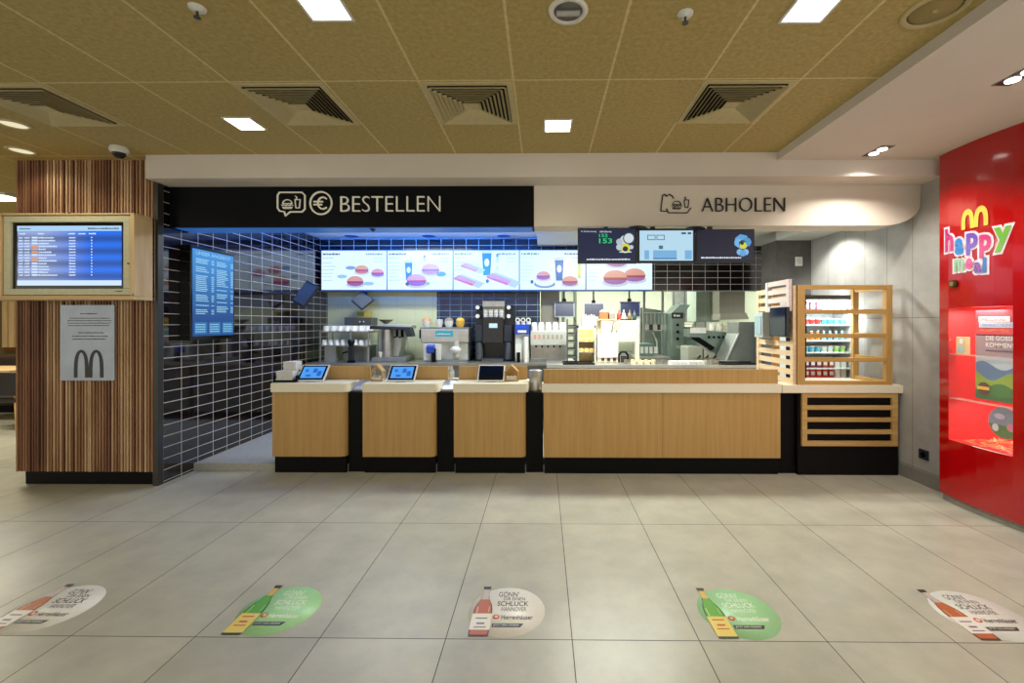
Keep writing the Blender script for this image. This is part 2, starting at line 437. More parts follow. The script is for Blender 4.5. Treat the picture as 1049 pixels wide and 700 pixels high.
for px, py, lb in ((202, 8, 'white sprinkler head on the ceiling left of the left large lamp'), (702, 14, 'white sprinkler head on the ceiling left of the right large lamp')):
    x, y = atz(px, py, ZC)
    t = thing('sprinkler', lb, 'sprinkler', (x, y, ZC), 'ceiling sprinklers')
    MB().lathe((x, y, ZC), [(.038, 0), (.036, -.008), (.015, -.012), (.014, -.018)], WHITE, 18).build('escutcheon', t)
    m = MB(); m.cyl((x, y, ZC-.015), (x, y, ZC-.045), .006, GREYM, n=8); m.cyl((x, y, ZC-.045), (x, y, ZC-.048), .016, GREYM, n=12)
    m.build('sprinkler_head', t)
x, y = atz(958, 10, ZC)
t = thing('ceiling_speaker', 'round ring-shaped speaker in olive ceiling beside the white ceiling', 'speaker', (x, y, ZC))
SPK = mat('speaker_ring', '#b7a877', .6)
MB().lathe((x, y, ZC), [(.105, -.001), (.108, -.009), (.132, -.007), (.135, -.001)], SPK, 32).build('ring', t)
MB().lathe((x, y, ZC), [(.10, -.001), (.098, -.004), (.001, -.006)], mat('speaker_grille', '#94824f', .8, noise=(200, .2)), 28).build('grille', t)
bx(x-.012, x+.012, y-.006, y+.006, ZC-.011, ZC-.005, SPK).build('badge', t)
for px, py, r, lb in ((14, 127, .1, 'round ceiling lamp left of the slatted pillar, nearer one'), (22, 154, .1, 'round ceiling lamp close above the slatted pillar corner')):
    x, y = atz(px, py, ZC)
    t = thing('round_ceiling_lamp', lb, 'ceiling light', (x, y, ZC), 'round lamps over the dining side')
    MB().lathe((x, y, ZC), [(r*.75, -.001), (r*.8, -.012), (r, -.006), (r*1.02, -.001)], LOUV, 24).build('ring', t)
    MB().lathe((x, y, ZC), [(r*.74, -.001), (r*.74, -.004), (.001, -.005)], emit('dim_lamp', '#d8cfae', 1.2), 20).build('diffuser', t)
    lamp_light('SPOT', 'round_lamp_beam', (x, y, ZC-.02), 30 if px < 20 else 8, (1, .9, .68), spot_size=2.6, spot_blend=.6, shadow_soft_size=.06)
x, y = atz(12, 203, ZC)
t = thing('strip_lamp', 'long lit ceiling lamp seen beyond the slatted pillar above the departures screen', 'ceiling light', (x, y, ZC))
bx(x-1.2, x+.22, y-.25, y+.05, ZC-.03, ZC-.001, WHITE).build('housing', t)
bx(x-1.15, x+.18, y-.22, y+.02, ZC-.034, ZC-.03, emit('strip_glow', '#fff8e8', 5)).build('diffuser', t)
lamp_light('AREA', 'strip_light', (x-.5, y-.1, ZC-.04), 90, (1, .93, .75), shape='RECTANGLE', size=1.3, size_y=.25)
lamp_light('AREA', 'dining_fill_light', (x-2.2, y+1.2, ZC-.04), 60, (1, .9, .7), shape='RECTANGLE', size=1.3, size_y=.25)  # added light without a fixture, brightens the dining side
x, y = atz(122, 151, ZC); 
t = thing('dome_camera', 'white dome security camera on the ceiling above the slatted pillar', 'camera', (x, y, ZC))
MB().lathe((x, y, ZC), [(.062, 0), (.066, -.03), (.06, -.045), (.05, -.05)], WHITE, 22).build('housing', t)
MB().lathe((x, y, ZC), [(.048, -.048), (.042, -.072), (.024, -.09), (.001, -.096)], BLKG, 20).build('dome', t)
# twin spot recessed fittings in the white ceiling
for px, py, lb in ((899.5, 154.5, 'twin-bulb recessed light in the white ceiling near the sign fascia'), (1046, 76.5, 'twin-bulb recessed light in the white ceiling at the photo edge')):
    x, y = atz(px, py, ZW)
    t = thing('twin_spotlight', lb, 'ceiling light', (x, y, ZW), 'recessed twin spotlights')
    m = MB(); a, b = .055, .115
    m.box(x-a, x+a, y-b, y+b, ZW-.004, ZW-.001, mat('spot_trim', '#8b857c', .4, metal=.4)); m.build('frame', t)
    bx(x-a+.01, x+a-.01, y-b+.012, y+b-.012, ZW-.006, ZW-.004, DGREY).build('recess', t)
    for s in (-1, 1):
        MB().lathe((x, y+s*.045, ZW), [(.036, -.006), (.034, -.012), (.001, -.014)], emit('spot_bulb', '#fffaf0', 7), 16).build('bulb', t)
    lamp_light('SPOT', 'spot_beam', (x, y, ZW-.03), 62, (1, .9, .82), spot_size=2.4, spot_blend=.6, shadow_soft_size=.03)

# ------------------------------------------------------------------ slatted pillar with screen
PX0, PX1, PY = -4.85, XL, 4.0
t = thing('slatted_pillar', 'tall square pillar clad in brown vertical wood slats on black plinth', 'pillar', ((PX0+PX1)/2, PY+.3, 0))
MB().box(PX0+.02, PX1, PY+.03, PY+.06, .15, ZC-.002, DSLAT).box(PX0+.02, PX1-.125, PY+.06, PY+.55, .15, ZC-.002, DSLAT).build('core', t)
MB().box(PX0+.03, PX1, PY+.045, PY+.061, 0, .15, BLK).box(PX0+.03, PX1-.125, PY+.061, PY+.5, 0, .15, BLK).build('plinth', t)
m = MB(); x = PX0
while x < PX1-.05:
    wd = random.choice((.012, .014, .016)); dp = random.uniform(.026, .036)
    xx = x+random.uniform(-.002, .002)
    m.box(xx, xx+wd, PY+.03-dp, PY+.03, .13, ZC, random.choice((SLAT, SLATB, SLATC)))
    x += wd+random.choice((.012, .014, .016))
y = PY+.03
while y < PY+.54:
    m.box(PX0+.02-.018, PX0+.02, y, y+.015, .13, ZC, SLAT); y += .026
m.build('slat_cladding', t)
bx(PX1-.045, PX1+.004, PY, PY+.06, 0, ZS+.0, mat('corner_metal', '#3c3b37', .4, metal=.3)).build('corner_profile', t)

SY = 3.78
sx0, sx1 = -5.1, XL-.01
zt, zb = az(217, SY), az(307, SY)
t = thing('screen_surround', 'pale pine box surround wrapped around the pillar framing a departures screen', 'screen surround', ((sx0+sx1)/2, SY, zb))
tx0, tx1 = ax(2, SY), ax(132, SY); tz0, tz1 = az(302, SY), az(219.5, SY)
m = MB()
m.box(sx0, sx1, SY, SY+.21, tz1+.004, zt, PINEX); m.box(sx0, sx1, SY, SY+.21, zb, tz0-.006, PINEX)
m.box(tx1+.008, sx1, SY, SY+.21, tz0-.006, tz1+.004, PINE); m.box(sx0, tx0-.01, SY, SY+.21, tz0-.006, tz1+.004, PINE)
m.box(sx0, sx1, SY+.18, SY+.205, zb, zt, BLK)
m.build('pine_frame', t, bevel=.003)
m = MB()
for px, py in ((71, 218.5), (131, 270), (136.5, 302)):
    a = at(px, py, SY); m.cyl((a[0], SY-.003, a[1]), (a[0], SY+.01, a[1]), .006, DGREY, n=8)
m.build('screws', t)
t = thing('departures_screen', 'flat departures screen with beige casing and rows of blue timetable', 'screen', ((tx0+tx1)/2, SY+.02, tz0))
m = MB(); CAS = mat('beige_casing', '#c1bd9c', .45)
y0, y1 = SY+.01, SY+.10; ox, oz = .06, .055
m.box(tx0, tx1, y0, y1, tz1-oz, tz1, CAS); m.box(tx0, tx1, y0, y1, tz0, tz0+oz, CAS)
m.box(tx0, tx0+ox, y0, y1, tz0+oz, tz1-oz, CAS); m.box(tx1-ox, tx1, y0, y1, tz0+oz, tz1-oz, CAS)
m.build('casing', t, bevel=.004)
bx(tx0+ox, tx1-ox, y0+.02, y1, tz0+oz, tz1-oz, BLKG).build('bezel', t)
# glowing timetable
g, nt, b = nodes('timetable_glow')
tc = N(nt, 'ShaderNodeTexCoord'); sp = N(nt, 'ShaderNodeSeparateXYZ'); nt.links.new(tc.outputs['Generated'], sp.inputs[0])
cr = N(nt, 'ShaderNodeValToRGB'); nt.links.new(sp.outputs[0], cr.inputs[0])
cr.color_ramp.elements[0].color = lin('#8496c4'); cr.color_ramp.elements[0].position = .25
cr.color_ramp.elements[1].color = lin('#0d63d6'); cr.color_ramp.elements[1].position = .7
wv = N(nt, 'ShaderNodeMath', operation='SINE'); ml = N(nt, 'ShaderNodeMath', operation='MULTIPLY'); ml.inputs[1].default_value = 30
nt.links.new(sp.outputs[2], ml.inputs[0]); nt.links.new(ml.outputs[0], wv.inputs[0])
mr = N(nt, 'ShaderNodeMapRange'); mr.inputs[1].default_value = -1; mr.inputs[2].default_value = 1; mr.inputs[3].default_value = .6; mr.inputs[4].default_value = 1.25
nt.links.new(wv.outputs[0], mr.inputs[0])
nt.links.new(cr.outputs[0], b.inputs['Emission Color']); nt.links.new(mr.outputs[0], b.inputs['Emission Strength'])
b.inputs['Base Color'].default_value = (.01, .01, .02, 1); b.inputs['Roughness'].default_value = .25
ix0, ix1, iz0, iz1 = tx0+ox+.045, tx1-ox-.03, tz0+oz+.03, tz1-oz-.03
dsp = bx(ix0, ix1, y0+.016, y0+.02, iz0, iz1, g).build('display', t)
EW = emit('screen_text_pale', '#cfe4ff', 1.0); EWB = emit('screen_bar_pale', '#a9d2f5', 1.0); EO = emit('screen_orange', '#e0a070', 1)
m = MB(); yy = y0+.0135; W_, H_ = ix1-ix0, iz1-iz0
def dash(m, x, z, w, h, mt, y=None, rnd=True):
    """an unreadable line of small print: a row of little marks"""
    y = yy if y is None else y
    e = x+w
    while x < e:
        k = random.uniform(.6, 1.8)*h if rnd else w
        m.box(x, min(x+k, e), y, y+.002, z, z+h*random.uniform(.7, 1), mt); x += k+h*.35
m.box(ix0, ix1, yy+.0005, y0+.016, iz1-.045, iz1, EWB); m.box(ix0, ix1, yy+.0005, y0+.016, iz0, iz0+.045, emit('screen_bar_white', '#cfe6fb', 1))
dash(m, ix0+W_*.68, iz1-.03, W_*.3, .012, emit('screen_dark_text', '#23456e', .6)); dash(m, ix0+.02, iz1-.03, .1, .01, MC['screen_dark_text'])
dash(m, ix0+.02, iz1-.075, .05, .012, EW); dash(m, ix0+W_*.2, iz1-.075, .05, .012, EW)
for q in (.49, .59, .69): dash(m, ix0+W_*q, iz1-.075, .06, .012, EW)
for r in range(14):
    z = iz1-.11-r*(H_-.17)/14
    dash(m, ix0+.015, z, .035, .012, EW); dash(m, ix0+.065, z, .045, .012, EW)
    m.box(ix0+W_*.14, ix0+W_*.195, yy, y0+.016, z-.001, z+.014, random.choice((EW, EO, EW, EW, EWB)))
    dash(m, ix0+W_*.205, z, random.uniform(.06, .17), .012, EW); dash(m, ix0+W_*.5, z, .055, .012, EW)
    m.box(ix0+W_*.71, ix0+W_*.72, yy, y0+.016, z+.002, z+.012, EW)
m.build('timetable_text', dsp)
a = at(122, 298.5, y0); m = MB(); dash(m, a[0]-.03, a[1]-.003, .06, .008, DGREY, y=y0-.002); m.build('maker_badge', t)

# metal plaque
PYs = PY-.0
a = at(63, 390, PYs); b = at(118.5, 312.5, PYs)
t = thing('metal_plaque', 'silver metal notice plaque with black arches mounted on the slatted pillar', 'plaque', ((a[0]+b[0])/2, PYs, a[1]))
bx(a[0], b[0], PYs-.012, PYs+.006, a[1], b[1], mat('brushed_plaque', '#9ba3ac', .32, metal=.5, noise=(6, .08))).build('plate', t, bevel=.002)
PBLK = P_('black', '#16120f')
def arches(h, w, t0, t1, n=14):
    """golden-arches M outline strips: two tall arches, thin at top; returns quads in (u,v)"""
    quads = []
    for k in (0, 1):
        c = w*(.25+.5*k); pr = None
        for i in range(n*2+1):
            th = PI*i/(2*n)
            uo = c-(w*.25+t0*.0)*math.cos(th); ui = c-(w*.25-t1)*math.cos(th)
            vo = h*math.sin(th)**.55 if 0 < i < 2*n else 0; vi = (h-t0)*math.sin(th)**.55 if 0 < i < 2*n else 0
            if pr: quads.append((pr[0], (uo, vo), (ui, vi), pr[1]))
            pr = ((uo, vo), (ui, vi))
    return quads
m = MB(); y = PYs-.0135; ma = at(75.5, 387, y); mb_ = at(106, 358.5, y)
for q in arches(mb_[1]-ma[1], mb_[0]-ma[0], .026, .034):
    m.poly([(ma[0]+u, y, ma[1]+v) for u, v in q], PBLK)
m.build('arches_emblem', t)
m = MB(); yy = y
for py, x0, x1, h in ((322, 82, 99, .01), (326.5, 71, 112, .007), (329, 69, 114, .007), (331.5, 69, 113, .007), (334, 70, 112, .007), (341.5, 80, 106, .009), (345, 74, 110, .009), (348, 74, 108, .009)):
    dash(m, at(x0, py, y)[0], at(x0, py, y)[1], at(x1, py, y)[0]-at(x0, py, y)[0], h, P_('grey', '#4a4846'), y=y)
m.build('small_print', t)

# ------------------------------------------------------------------ dining side beyond the pillar
struct('wall_dining', bx(-12, -5.0, 8.6, 8.7, 0, 3.0, mat('dining_wall', '#6d5a3c', .6)))
struct('wall_dining_left', bx(-12.1, -12, 1.5, 8.7, 0, 3.0, MC['dining_wall']))
t = thing('pine_slat_screen', 'pale pine vertical board screen on the far dining wall', 'wall panelling', (-9.3, 8.5, .9))
m = MB()
x = -10.6
while x < -7.2:
    m.box(x, x+.10, 8.5, 8.6, 1.02, 2.2, PINE); x += .14
m.build('boards', t); bx(-10.6, -7.2, 8.52, 8.6, .95, 1.02, wood('brown_rail', '#5a3517', '#7a4c24', 'x')).build('rail', t)
t = thing('dining_table', 'pale wood dining table top seen at far left behind the pillar', 'table', (-8.4, 6.7, 0))
bx(-8.9, -7.75, 6.3, 7.0, .77, .81, PINEX).build('tabletop', t, bevel=.005)
for sx in (-8.8, -7.85): MB().cyl((sx, 6.65, 0), (sx, 6.65, .77), .03, BLK).build('leg', t)
t = thing('padded_bench', 'dark upholstered bench under the far left dining table', 'bench', (-8.4, 7.5, 0))
bx(-9.6, -7.3, 7.2, 7.8, .12, .45, mat('dark_upholstery', '#2b1d18', .7)).build('seat', t, bevel=.03)
bx(-9.6, -7.3, 7.65, 7.85, .45, .9, MC['dark_upholstery']).build('backrest', t, bevel=.03)
bx(-9.5, -7.4, 7.25, 7.75, 0, .12, BLK).build('plinth', t)
t = thing('dark_armchair', 'dark chair with slanting legs pulled up to the far left table', 'chair', (-7.45, 6.2, 0))
bx(-7.7, -7.2, 5.95, 6.4, .40, .47, mat('dark_leather', '#1d1715', .5)).build('seat', t, bevel=.02)
bx(-7.7, -7.2, 5.93, 5.98, .5, .82, MC['dark_leather']).build('backrest', t, bevel=.015)
for sx, sy in ((-1, -1), (1, -1), (-1, 1), (1, 1)):
    MB().cyl((-7.45+sx*.27, 6.17+sy*.25, 0), (-7.45+sx*.2, 6.17+sy*.2, .4), .012, OAK, r1=.018, n=8).build('leg', t)
for sx in (-.2, .2): MB().cyl((-7.45+sx, 5.97, .43), (-7.45+sx, 5.95, .55), .012, OAK, n=8).build('back_post', t)
t = thing('brass_leg_stool', 'tall stool with splayed brass legs half hidden behind the pillar', 'stool', (-4.98, 4.78, 0))
MB().lathe((-4.98, 4.78, .62), [(.15, 0), (.17, .01), (.17, .035), (.15, .05)], MC['dark_leather'], 20).build('seat', t)
BR = mat('brass', '#8a6a2c', .35, metal=.6)
for sx, sy in ((-1, -1), (1, -1), (-1, 1), (1, 1)):
    MB().cyl((-4.98+sx*.2, 4.78+sy*(.36 if sy < 0 else .18), 0), (-4.98+sx*.08, 4.78+sy*.08, .62), .011, BR, n=8).build('leg', t)

# ------------------------------------------------------------------ wall menu screen on the left tile wall
t = thing('wall_menu_screen', 'tall blue menu screen headed UNSER ANGEBOT on the black tiled side wall', 'screen', (-3.5, 4.6, 1.3))
qx = -3.43
yA, zA = atx(197, 253, qx); yB, zB = atx(239, 348, qx)
zT, zBt = atx(197, 251, qx)[1], atx(197, 349, qx)[1]
bx(XL, qx, yA-.02, yB+.02, zBt, zT, BLKG).build('casing', t, bevel=.004)
g, nt, b = nodes('menu_glow_left')
tc = N(nt, 'ShaderNodeTexCoord'); sp = N(nt, 'ShaderNodeSeparateXYZ'); nt.links.new(tc.outputs['Generated'], sp.inputs[0])
cr = N(nt, 'ShaderNodeValToRGB'); nt.links.new(sp.outputs[2], cr.inputs[0])
for e, (p, c) in zip(cr.color_ramp.elements, ((.2, '#0b3f7c'), (.95, '#1f7ec4'))): e.position = p; e.color = lin(c)
nt.links.new(cr.outputs[0], b.inputs['Emission Color']); b.inputs['Emission Strength'].default_value = 1.1; b.inputs['Base Color'].default_value = (.01, .01, .02, 1)
bx(qx, qx+.003, yA+.0, yB, zBt+.04, zT-.03, g).build('display', t)
m = MB(); hx = qx+.006; L = yB-yA; ET = emit('menu_text_ice', '#a9e0f7', .85)
m.text('UNSER ANGEBOT', ET, (hx, yA+.04, zT-.085), (0, 1, 0), (0, 0, 1), width=L*.84, height=.035)
m.build('lettering', t)
m = MB()
def dashY(m, y, z, w, h, mt):
    e = y+w
    while y < e:
        k = random.uniform(.8, 2.4)*h; m.box(qx+.003, hx-.001, y, min(y+k, e), z, z+h*.7, mt); y += k+h*.4
for c in (0, 1):
    y0 = yA+.04+c*L*.49; z = zT-.13
    while z > zBt+.25:
        dashY(m, y0, z, L*random.uniform(.2, .3), .012, ET); dashY(m, y0+L*.36, z, L*.06, .012, ET)
        z -= random.choice((.018, .018, .02, .045))
for c in range(3):
    y0 = yA+.025+c*L*.33
    m.box(qx+.003, qx+.004, y0, y0+L*.28, zBt+.06, zBt+.18, emit('menu_box', '#2a86c8', .7))
    for k in range(4): dashY(m, y0+.01, zBt+.08+k*.024, L*.22, .013, ET)
m.build('price_list', t)
# dome camera inside, small
x, y = -3.05, 6.0
t = thing('kitchen_camera', 'white dome camera on blue-lit kitchen ceiling beside tiled wall', 'camera', (x, y, 2.85))
MB().lathe((x, y, 2.852), [(.07, 0), (.07, -.03), (.055, -.05)], WHITE, 18).build('housing', t)
MB().lathe((x, y, 2.80), [(.052, 0), (.045, -.035), (.02, -.052), (.001, -.056)], GREYM, 18).build('dome', t)

# ------------------------------------------------------------------ menu board: five glowing panels
def sh(col): return emit('glow_'+col.strip('#'), col, 1.0)
PANW = (ax(668.5, YM-.1)-ax(329, YM-.1))/5; MX0 = ax(329, YM-.1); MZ0 = az(297, YM-.1); MZ1 = az(256.5, YM-.1)
PANEL = emit('panel_white', '#d8f0fb', 1.15)
def ell(m, cx, cz, rx, rz, col, y, n=14, a0=0, a1=360):
    m.poly([(cx+rx*math.cos(math.radians(a0+(a1-a0)*i/n)), y, cz+rz*math.sin(math.radians(a0+(a1-a0)*i/n))) for i in range(n+(1 if a1-a0 < 360 else 0))][::-1], sh(col))
def food_burger(m, x, z, s, y, plum=False):
    s *= 1.5
    ell(m, x, z-.35*s, 1.15*s, .38*s, '#c8cfe4', y)
    ell(m, x, z-.12*s, s, .4*s, '#9a5fa8' if plum else '#c77b4a', y-.0006)
    m.box(x-s, x+s, y-.0012, y-.001, z-.1*s, z+.06*s, sh('#7a3f4a')); m.box(x-1.05*s, x+1.05*s, y-.0017, y-.0015, z+.02*s, z+.14*s, sh('#d8504a'))
    ell(m, x, z+.12*s, s, .62*s, '#d99a8c' if plum else '#e0a060', y-.002, 14, 0, 180)
def food_cup(m, x, z, s, y):
    s *= 1.3
    m.poly([(x-.42*s, y, z+s), (x+.42*s, y, z+s), (x+.3*s, y, z-s), (x-.3*s, y, z-s)][::-1], sh('#2f6bb8'))
    m.poly([(x-.46*s, y-.001, z+1.15*s), (x+.46*s, y-.001, z+1.15*s), (x+.42*s, y-.001, z+.9*s), (x-.42*s, y-.001, z+.9*s)][::-1], sh('#c8dff0'))
    ell(m, x, z+.1*s, .22*s, .35*s, '#e8f2ff', y-.001)
def food_wrap(m, x, z, s, y):
    s *= 1.4
    m.poly([(x-s, y, z+.15*s), (x+.7*s, y, z-.5*s), (x+1.1*s, y, z-.15*s), (x-.5*s, y, z+.5*s)][::-1], sh('#b9c9d8'))
    m.poly([(x-1.1*s, y-.001, z+.2*s), (x+.3*s, y-.001, z-.3*s), (x+.5*s, y-.001, z-.05*s), (x-.7*s, y-.001, z+.45*s)][::-1], sh('#c98b5e'))
    m.poly([(x-1.05*s, y-.0015, z+.12*s), (x+.25*s, y-.0015, z-.34*s), (x+.25*s, y-.0015, z-.2*s), (x-1.0*s, y-.0015, z+.25*s)][::-1], sh('#d2473c'))
def food_bottle(m, x, z, s, y):
    m.box(x-.17*s, x+.17*s, y-.001, y, z-s, z+.7*s, sh('#b5d97a')); m.box(x-.14*s, x+.14*s, y-.0015, y-.001, z+.7*s, z+1.1*s, sh('#2f7d3a'))
    m.box(x-.17*s, x+.17*s, y-.0018, y-.001, z-.6*s, z, sh('#e8d35a'))
FOODS = []
def _wrapfood(fn, nm):
    def g(m, *a, **k):
        q = MB(); fn(q, *a, **k); FOODS.append((nm, q))
    return g
food_burger = _wrapfood(food_burger, 'burger_picture'); food_cup = _wrapfood(food_cup, 'drink_picture')
food_wrap = _wrapfood(food_wrap, 'wrap_picture'); food_bottle = _wrapfood(food_bottle, 'bottle_picture')
PD = ['bakery treats and cups', 'burger, drink and fries', 'wraps, drink and bottle', 'burger plate with drink', 'two burgers with price list']
for k in range(5):
    x0 = MX0+k*PANW; x1 = x0+PANW; cx = (x0+x1)/2; Y = YM-.1; Hh = MZ1-MZ0
    t = thing('menu_panel', f'backlit white menu panel showing {PD[k]}, ' + ['farthest left by the tiled wall', 'second from the tiled wall', 'middle one of the row', 'next to the last panel', 'under the green order number screen'][k], 'menu screen', (cx, Y, MZ0), 'menu panels over the kitchen')
    m = MB(); m.box(x0+.002, x1-.002, Y, YM-.003, MZ0-.02, MZ1+.012, mat('menu_frame', '#1f4f86', .4)); m.build('casing', t)
    bx(x0+.008, x1-.008, Y-.004, Y, MZ0+.002, MZ1-.002, PANEL).build('display', t); disp = t.children[-1] if False else bpy.data.objects[[o.name for o in COL.objects if o.parent == t][-1]]
    m = MB(); y = Y-.006; D = '#6a8a9c'
    yy = y
    hd = {0: '#4a5a66', 1: '#4a5a66', 2: '#5c9a2e', 3: '#6f8a1e', 4: '#4a5a66'}[k]
    dash(m, x0+.03, MZ1-.07, PANW*.26, .03, sh(hd)); dash(m, x0+PANW*.68, MZ1-.07, PANW*.26, .028, sh('#7a8a98'))
    dash(m, x0+.03, MZ1-.12, PANW*.16, .014, sh('#9ab4c4'))
    for r in range(6 if k != 2 else 3): dash(m, x0+.03, MZ1-.2-r*.055, PANW*random.uniform(.12, .2), .012, sh('#9ec0d2'))
    for r in range(2): dash(m, x0+PANW*.8, MZ1-.13-r*.05, PANW*.14, .012, sh('#9ec0d2'))
    Z = lambda f: MZ0+Hh*f
    Xf = lambda f: x0+PANW*f
    if k == 0:
        food_burger(m, Xf(.52), Z(.2), .085, y, True); food_burger(m, Xf(.62), Z(.5), .07, y); food_burger(m, Xf(.86), Z(.42), .065, y, True)
        ell(m, Xf(.45), Z(.56), .08, .03, '#7fa3c8', y); ell(m, Xf(.32), Z(.34), .08, .03, '#9fc6dc', y); ell(m, Xf(.72), Z(.16), .09, .03, '#9fc6dc', y)
    elif k == 1:
        food_cup(m, Xf(.33), Z(.48), .11, y); food_burger(m, Xf(.45), Z(.22), .1, y, True); food_burger(m, Xf(.66), Z(.5), .09, y); food_bottle(m, Xf(.57), Z(.72), .09, y-.001); ell(m, Xf(.82), Z(.4), .08, .04, '#5f9bd0', y)
        ell(m, Xf(.31), Z(.15), .03, .03, '#3a4a5a', y-.003); ell(m, Xf(.62), Z(.16), .03, .03, '#8fb23a', y-.003)
    elif k == 2:
        food_cup(m, Xf(.51), Z(.66), .14, y); food_wrap(m, Xf(.3), Z(.55), .13, y-.003); food_wrap(m, Xf(.24), Z(.22), .16, y-.004); food_wrap(m, Xf(.76), Z(.25), .18, y-.004); food_bottle(m, Xf(.67), Z(.7), .12, y-.003)
        ell(m, Xf(.52), Z(.22), .025, .03, '#3a4a5a', y-.006)
    elif k == 3:
        ell(m, Xf(.38), Z(.14), .17, .06, '#6f9fc0', y); ell(m, Xf(.38), Z(.2), .15, .07, '#e8eef4', y-.001); food_burger(m, Xf(.36), Z(.34), .07, y-.002, True); food_cup(m, Xf(.6), Z(.5), .13, y); food_bottle(m, Xf(.9), Z(.5), .13, y); food_burger(m, Xf(.76), Z(.2), .08, y, True)
        ell(m, Xf(.19), Z(.2), .025, .03, '#3a4a5a', y-.006)
    else:
        food_burger(m, Xf(.44), Z(.28), .12, y, True); food_burger(m, Xf(.73), Z(.34), .11, y, True); food_burger(m, Xf(.46), Z(.7), .1, y, True); ell(m, Xf(.66), Z(.7), .06, .03, '#c98b8b', y); ell(m, Xf(.8), Z(.7), .06, .03, '#c98b8b', y)
    m.build('menu_print', disp)
    for nm, q in FOODS: q.build(nm, disp)
    FOODS.clear()

# three order-number screens under the pick-up sign
YO = 4.07
for i, (a, b, lb) in enumerate(((592, 652.5, 'black order screen with green numbers 152 and 153 under the sign fascia'), (653, 712, 'pale order screen with counter diagram, between the two dark order screens'), (712.5, 773, 'dark order screen with blue crest picture, nearest the concrete pier'))):
    x0, x1 = ax(a, YO), ax(b, YO); z1, z0 = az(233.5+i*.7, YO, a), az(270-i*.6, YO, a)
    t = thing('order_screen', lb, 'screen', ((x0+x1)/2, YO, z0), 'order screens under the pickup sign')
    bx(x0, x1, YO, YO+.045, z0, z1, mat('screen_case', '#10131f', .35)).build('casing', t, bevel=.003)
    m = MB(); xc = (x0+x1)/2+(-.1 if i else .0)
    m.box(xc-.02, xc+.02, YO+.03, YF+.06, z1-.1, z1-.03, DGREY); m.box(xc-.02, xc+.02, YF+.03, YF+.07, z1-.1, ZF+.002, DGREY)
    m.build('bracket', t)
    if i: MB().ball((x0, YO+.03, z1-.002), .1, DGREY, 20, .3, half=True).build('mount_cover', t)
    y = YO-.004; yy = y-.003
    W_, H_ = x1-x0, z1-z0
    if i == 0:
        bx(x0+.01, x1-.015, y, YO, z0+.012, z1-.01, emit('screen_night', '#101d42', .9)).build('display', t)
        m = MB(); E1 = emit('text_white_glow', '#dfe8f5', 1); EG = emit('text_green_glow', '#21c47a', 1.1)
        m.text('In Zubereitung', E1, (x0+.03, yy, z1-.045), (1, 0, 0), (0, 0, 1), width=.14, height=.017)
        m.text('Abholbereit', E1, (x0+.2, yy, z1-.045), (1, 0, 0), (0, 0, 1), width=.11, height=.017)
        m.text('152', EG, (x0+.195, yy, z1-.088), (1, 0, 0), (0, 0, 1), width=.08, height=.03, offset=.01)
        m.text('153', EG, (x0+.195, yy, z1-.145), (1, 0, 0), (0, 0, 1), width=.12, height=.045, offset=.015)
        dash(m, x0+.08, z0+.03, W_*.74, .014, E1)
        m.build('lettering', t)
        m = MB()
        for (u, v, r, c) in ((.8, .64, .05, '#c5d2d8'), (.86, .7, .055, '#39474f'), (.86, .7, .045, '#cdd9de'), (.7, .6, .03, '#aebfca'), (.8, .42, .045, '#d9cf3a'), (.8, .4, .025, '#1c2c28'), (.7, .45, .03, '#b7c7cc'), (.9, .45, .02, '#b7c7cc')):
            ell(m, x0+W_*u, z0+H_*v, r, r, c, yy); yy -= .0006
        m.box(x0+W_*.7, x0+W_*.9, yy-.001, yy, z0+H_*.3, z0+H_*.33, sh('#d8e2e6')); m.build('crest_picture', t)
    elif i == 1:
        bx(x0+.02, x1-.02, y, YO, z0+.02, z1-.02, emit('screen_ice', '#b4d8ec', 1)).build('display', t)
        m = MB(); B = sh('#74aeda'); G = sh('#4a6878')
        m.box(x0+W_*.12, x0+W_*.2, yy, y, z0+H_*.1, z0+H_*.36, B); m.box(x0+W_*.27, x0+W_*.68, yy, y, z0+H_*.1, z0+H_*.36, B); m.box(x0+W_*.82, x0+W_*.94, yy, y, z0+H_*.1, z0+H_*.36, B)
        m.box(x0+W_*.27, x0+W_*.68, yy-.001, yy, z0+H_*.1, z0+H_*.14, sh('#3a7fb0')); m.box(x0+W_*.37, x0+W_*.44, yy, y, z0+H_*.4, z0+H_*.5, G)
        for u in (.17, .33):
            for (p, q, r, s) in ((0, .14, 0, .02), (0, .14, .13, .15), (0, .012, 0, .15), (.128, .14, 0, .15)): m.box(x0+W_*(u+p), x0+W_*(u+q), yy, y, z0+H_*(.66+r), z0+H_*(.66+s), G)
        m.box(x0+W_*.76, x0+W_*.84, yy, y, z0+H_*.83, z0+H_*.88, sh('#22303c')); m.box(x0+W_*.87, x0+W_*.93, yy, y, z0+H_*.83, z0+H_*.88, sh('#22303c'))
        m.build('floor_diagram', t)
    else:
        bx(x0+.015, x1-.012, y, YO, z0+.012, z1-.01, emit('screen_midnight', '#0f1430', .8)).build('display', t)
        m = MB(); E1 = MC['text_white_glow']; dash(m, x0+.05, z0+.035, W_*.68, .014, E1); m.build('lettering', t)
        m = MB()
        for (u, v, r, c) in ((.78, .62, .07, '#5aa0d8'), (.72, .58, .04, '#6fb2e4'), (.86, .6, .045, '#4a90c8'), (.79, .55, .036, '#22353a'), (.80, .5, .035, '#cfd04a'), (.78, .57, .018, '#16241f'), (.74, .3, .03, '#7fb4e0'), (.84, .3, .03, '#7fb4e0'), (.79, .26, .03, '#5aa0d8')):
            ell(m, x0+W_*u, z0+H_*v, r, r, c, yy, 7); yy -= .0006
        m.build('crest_picture', t)

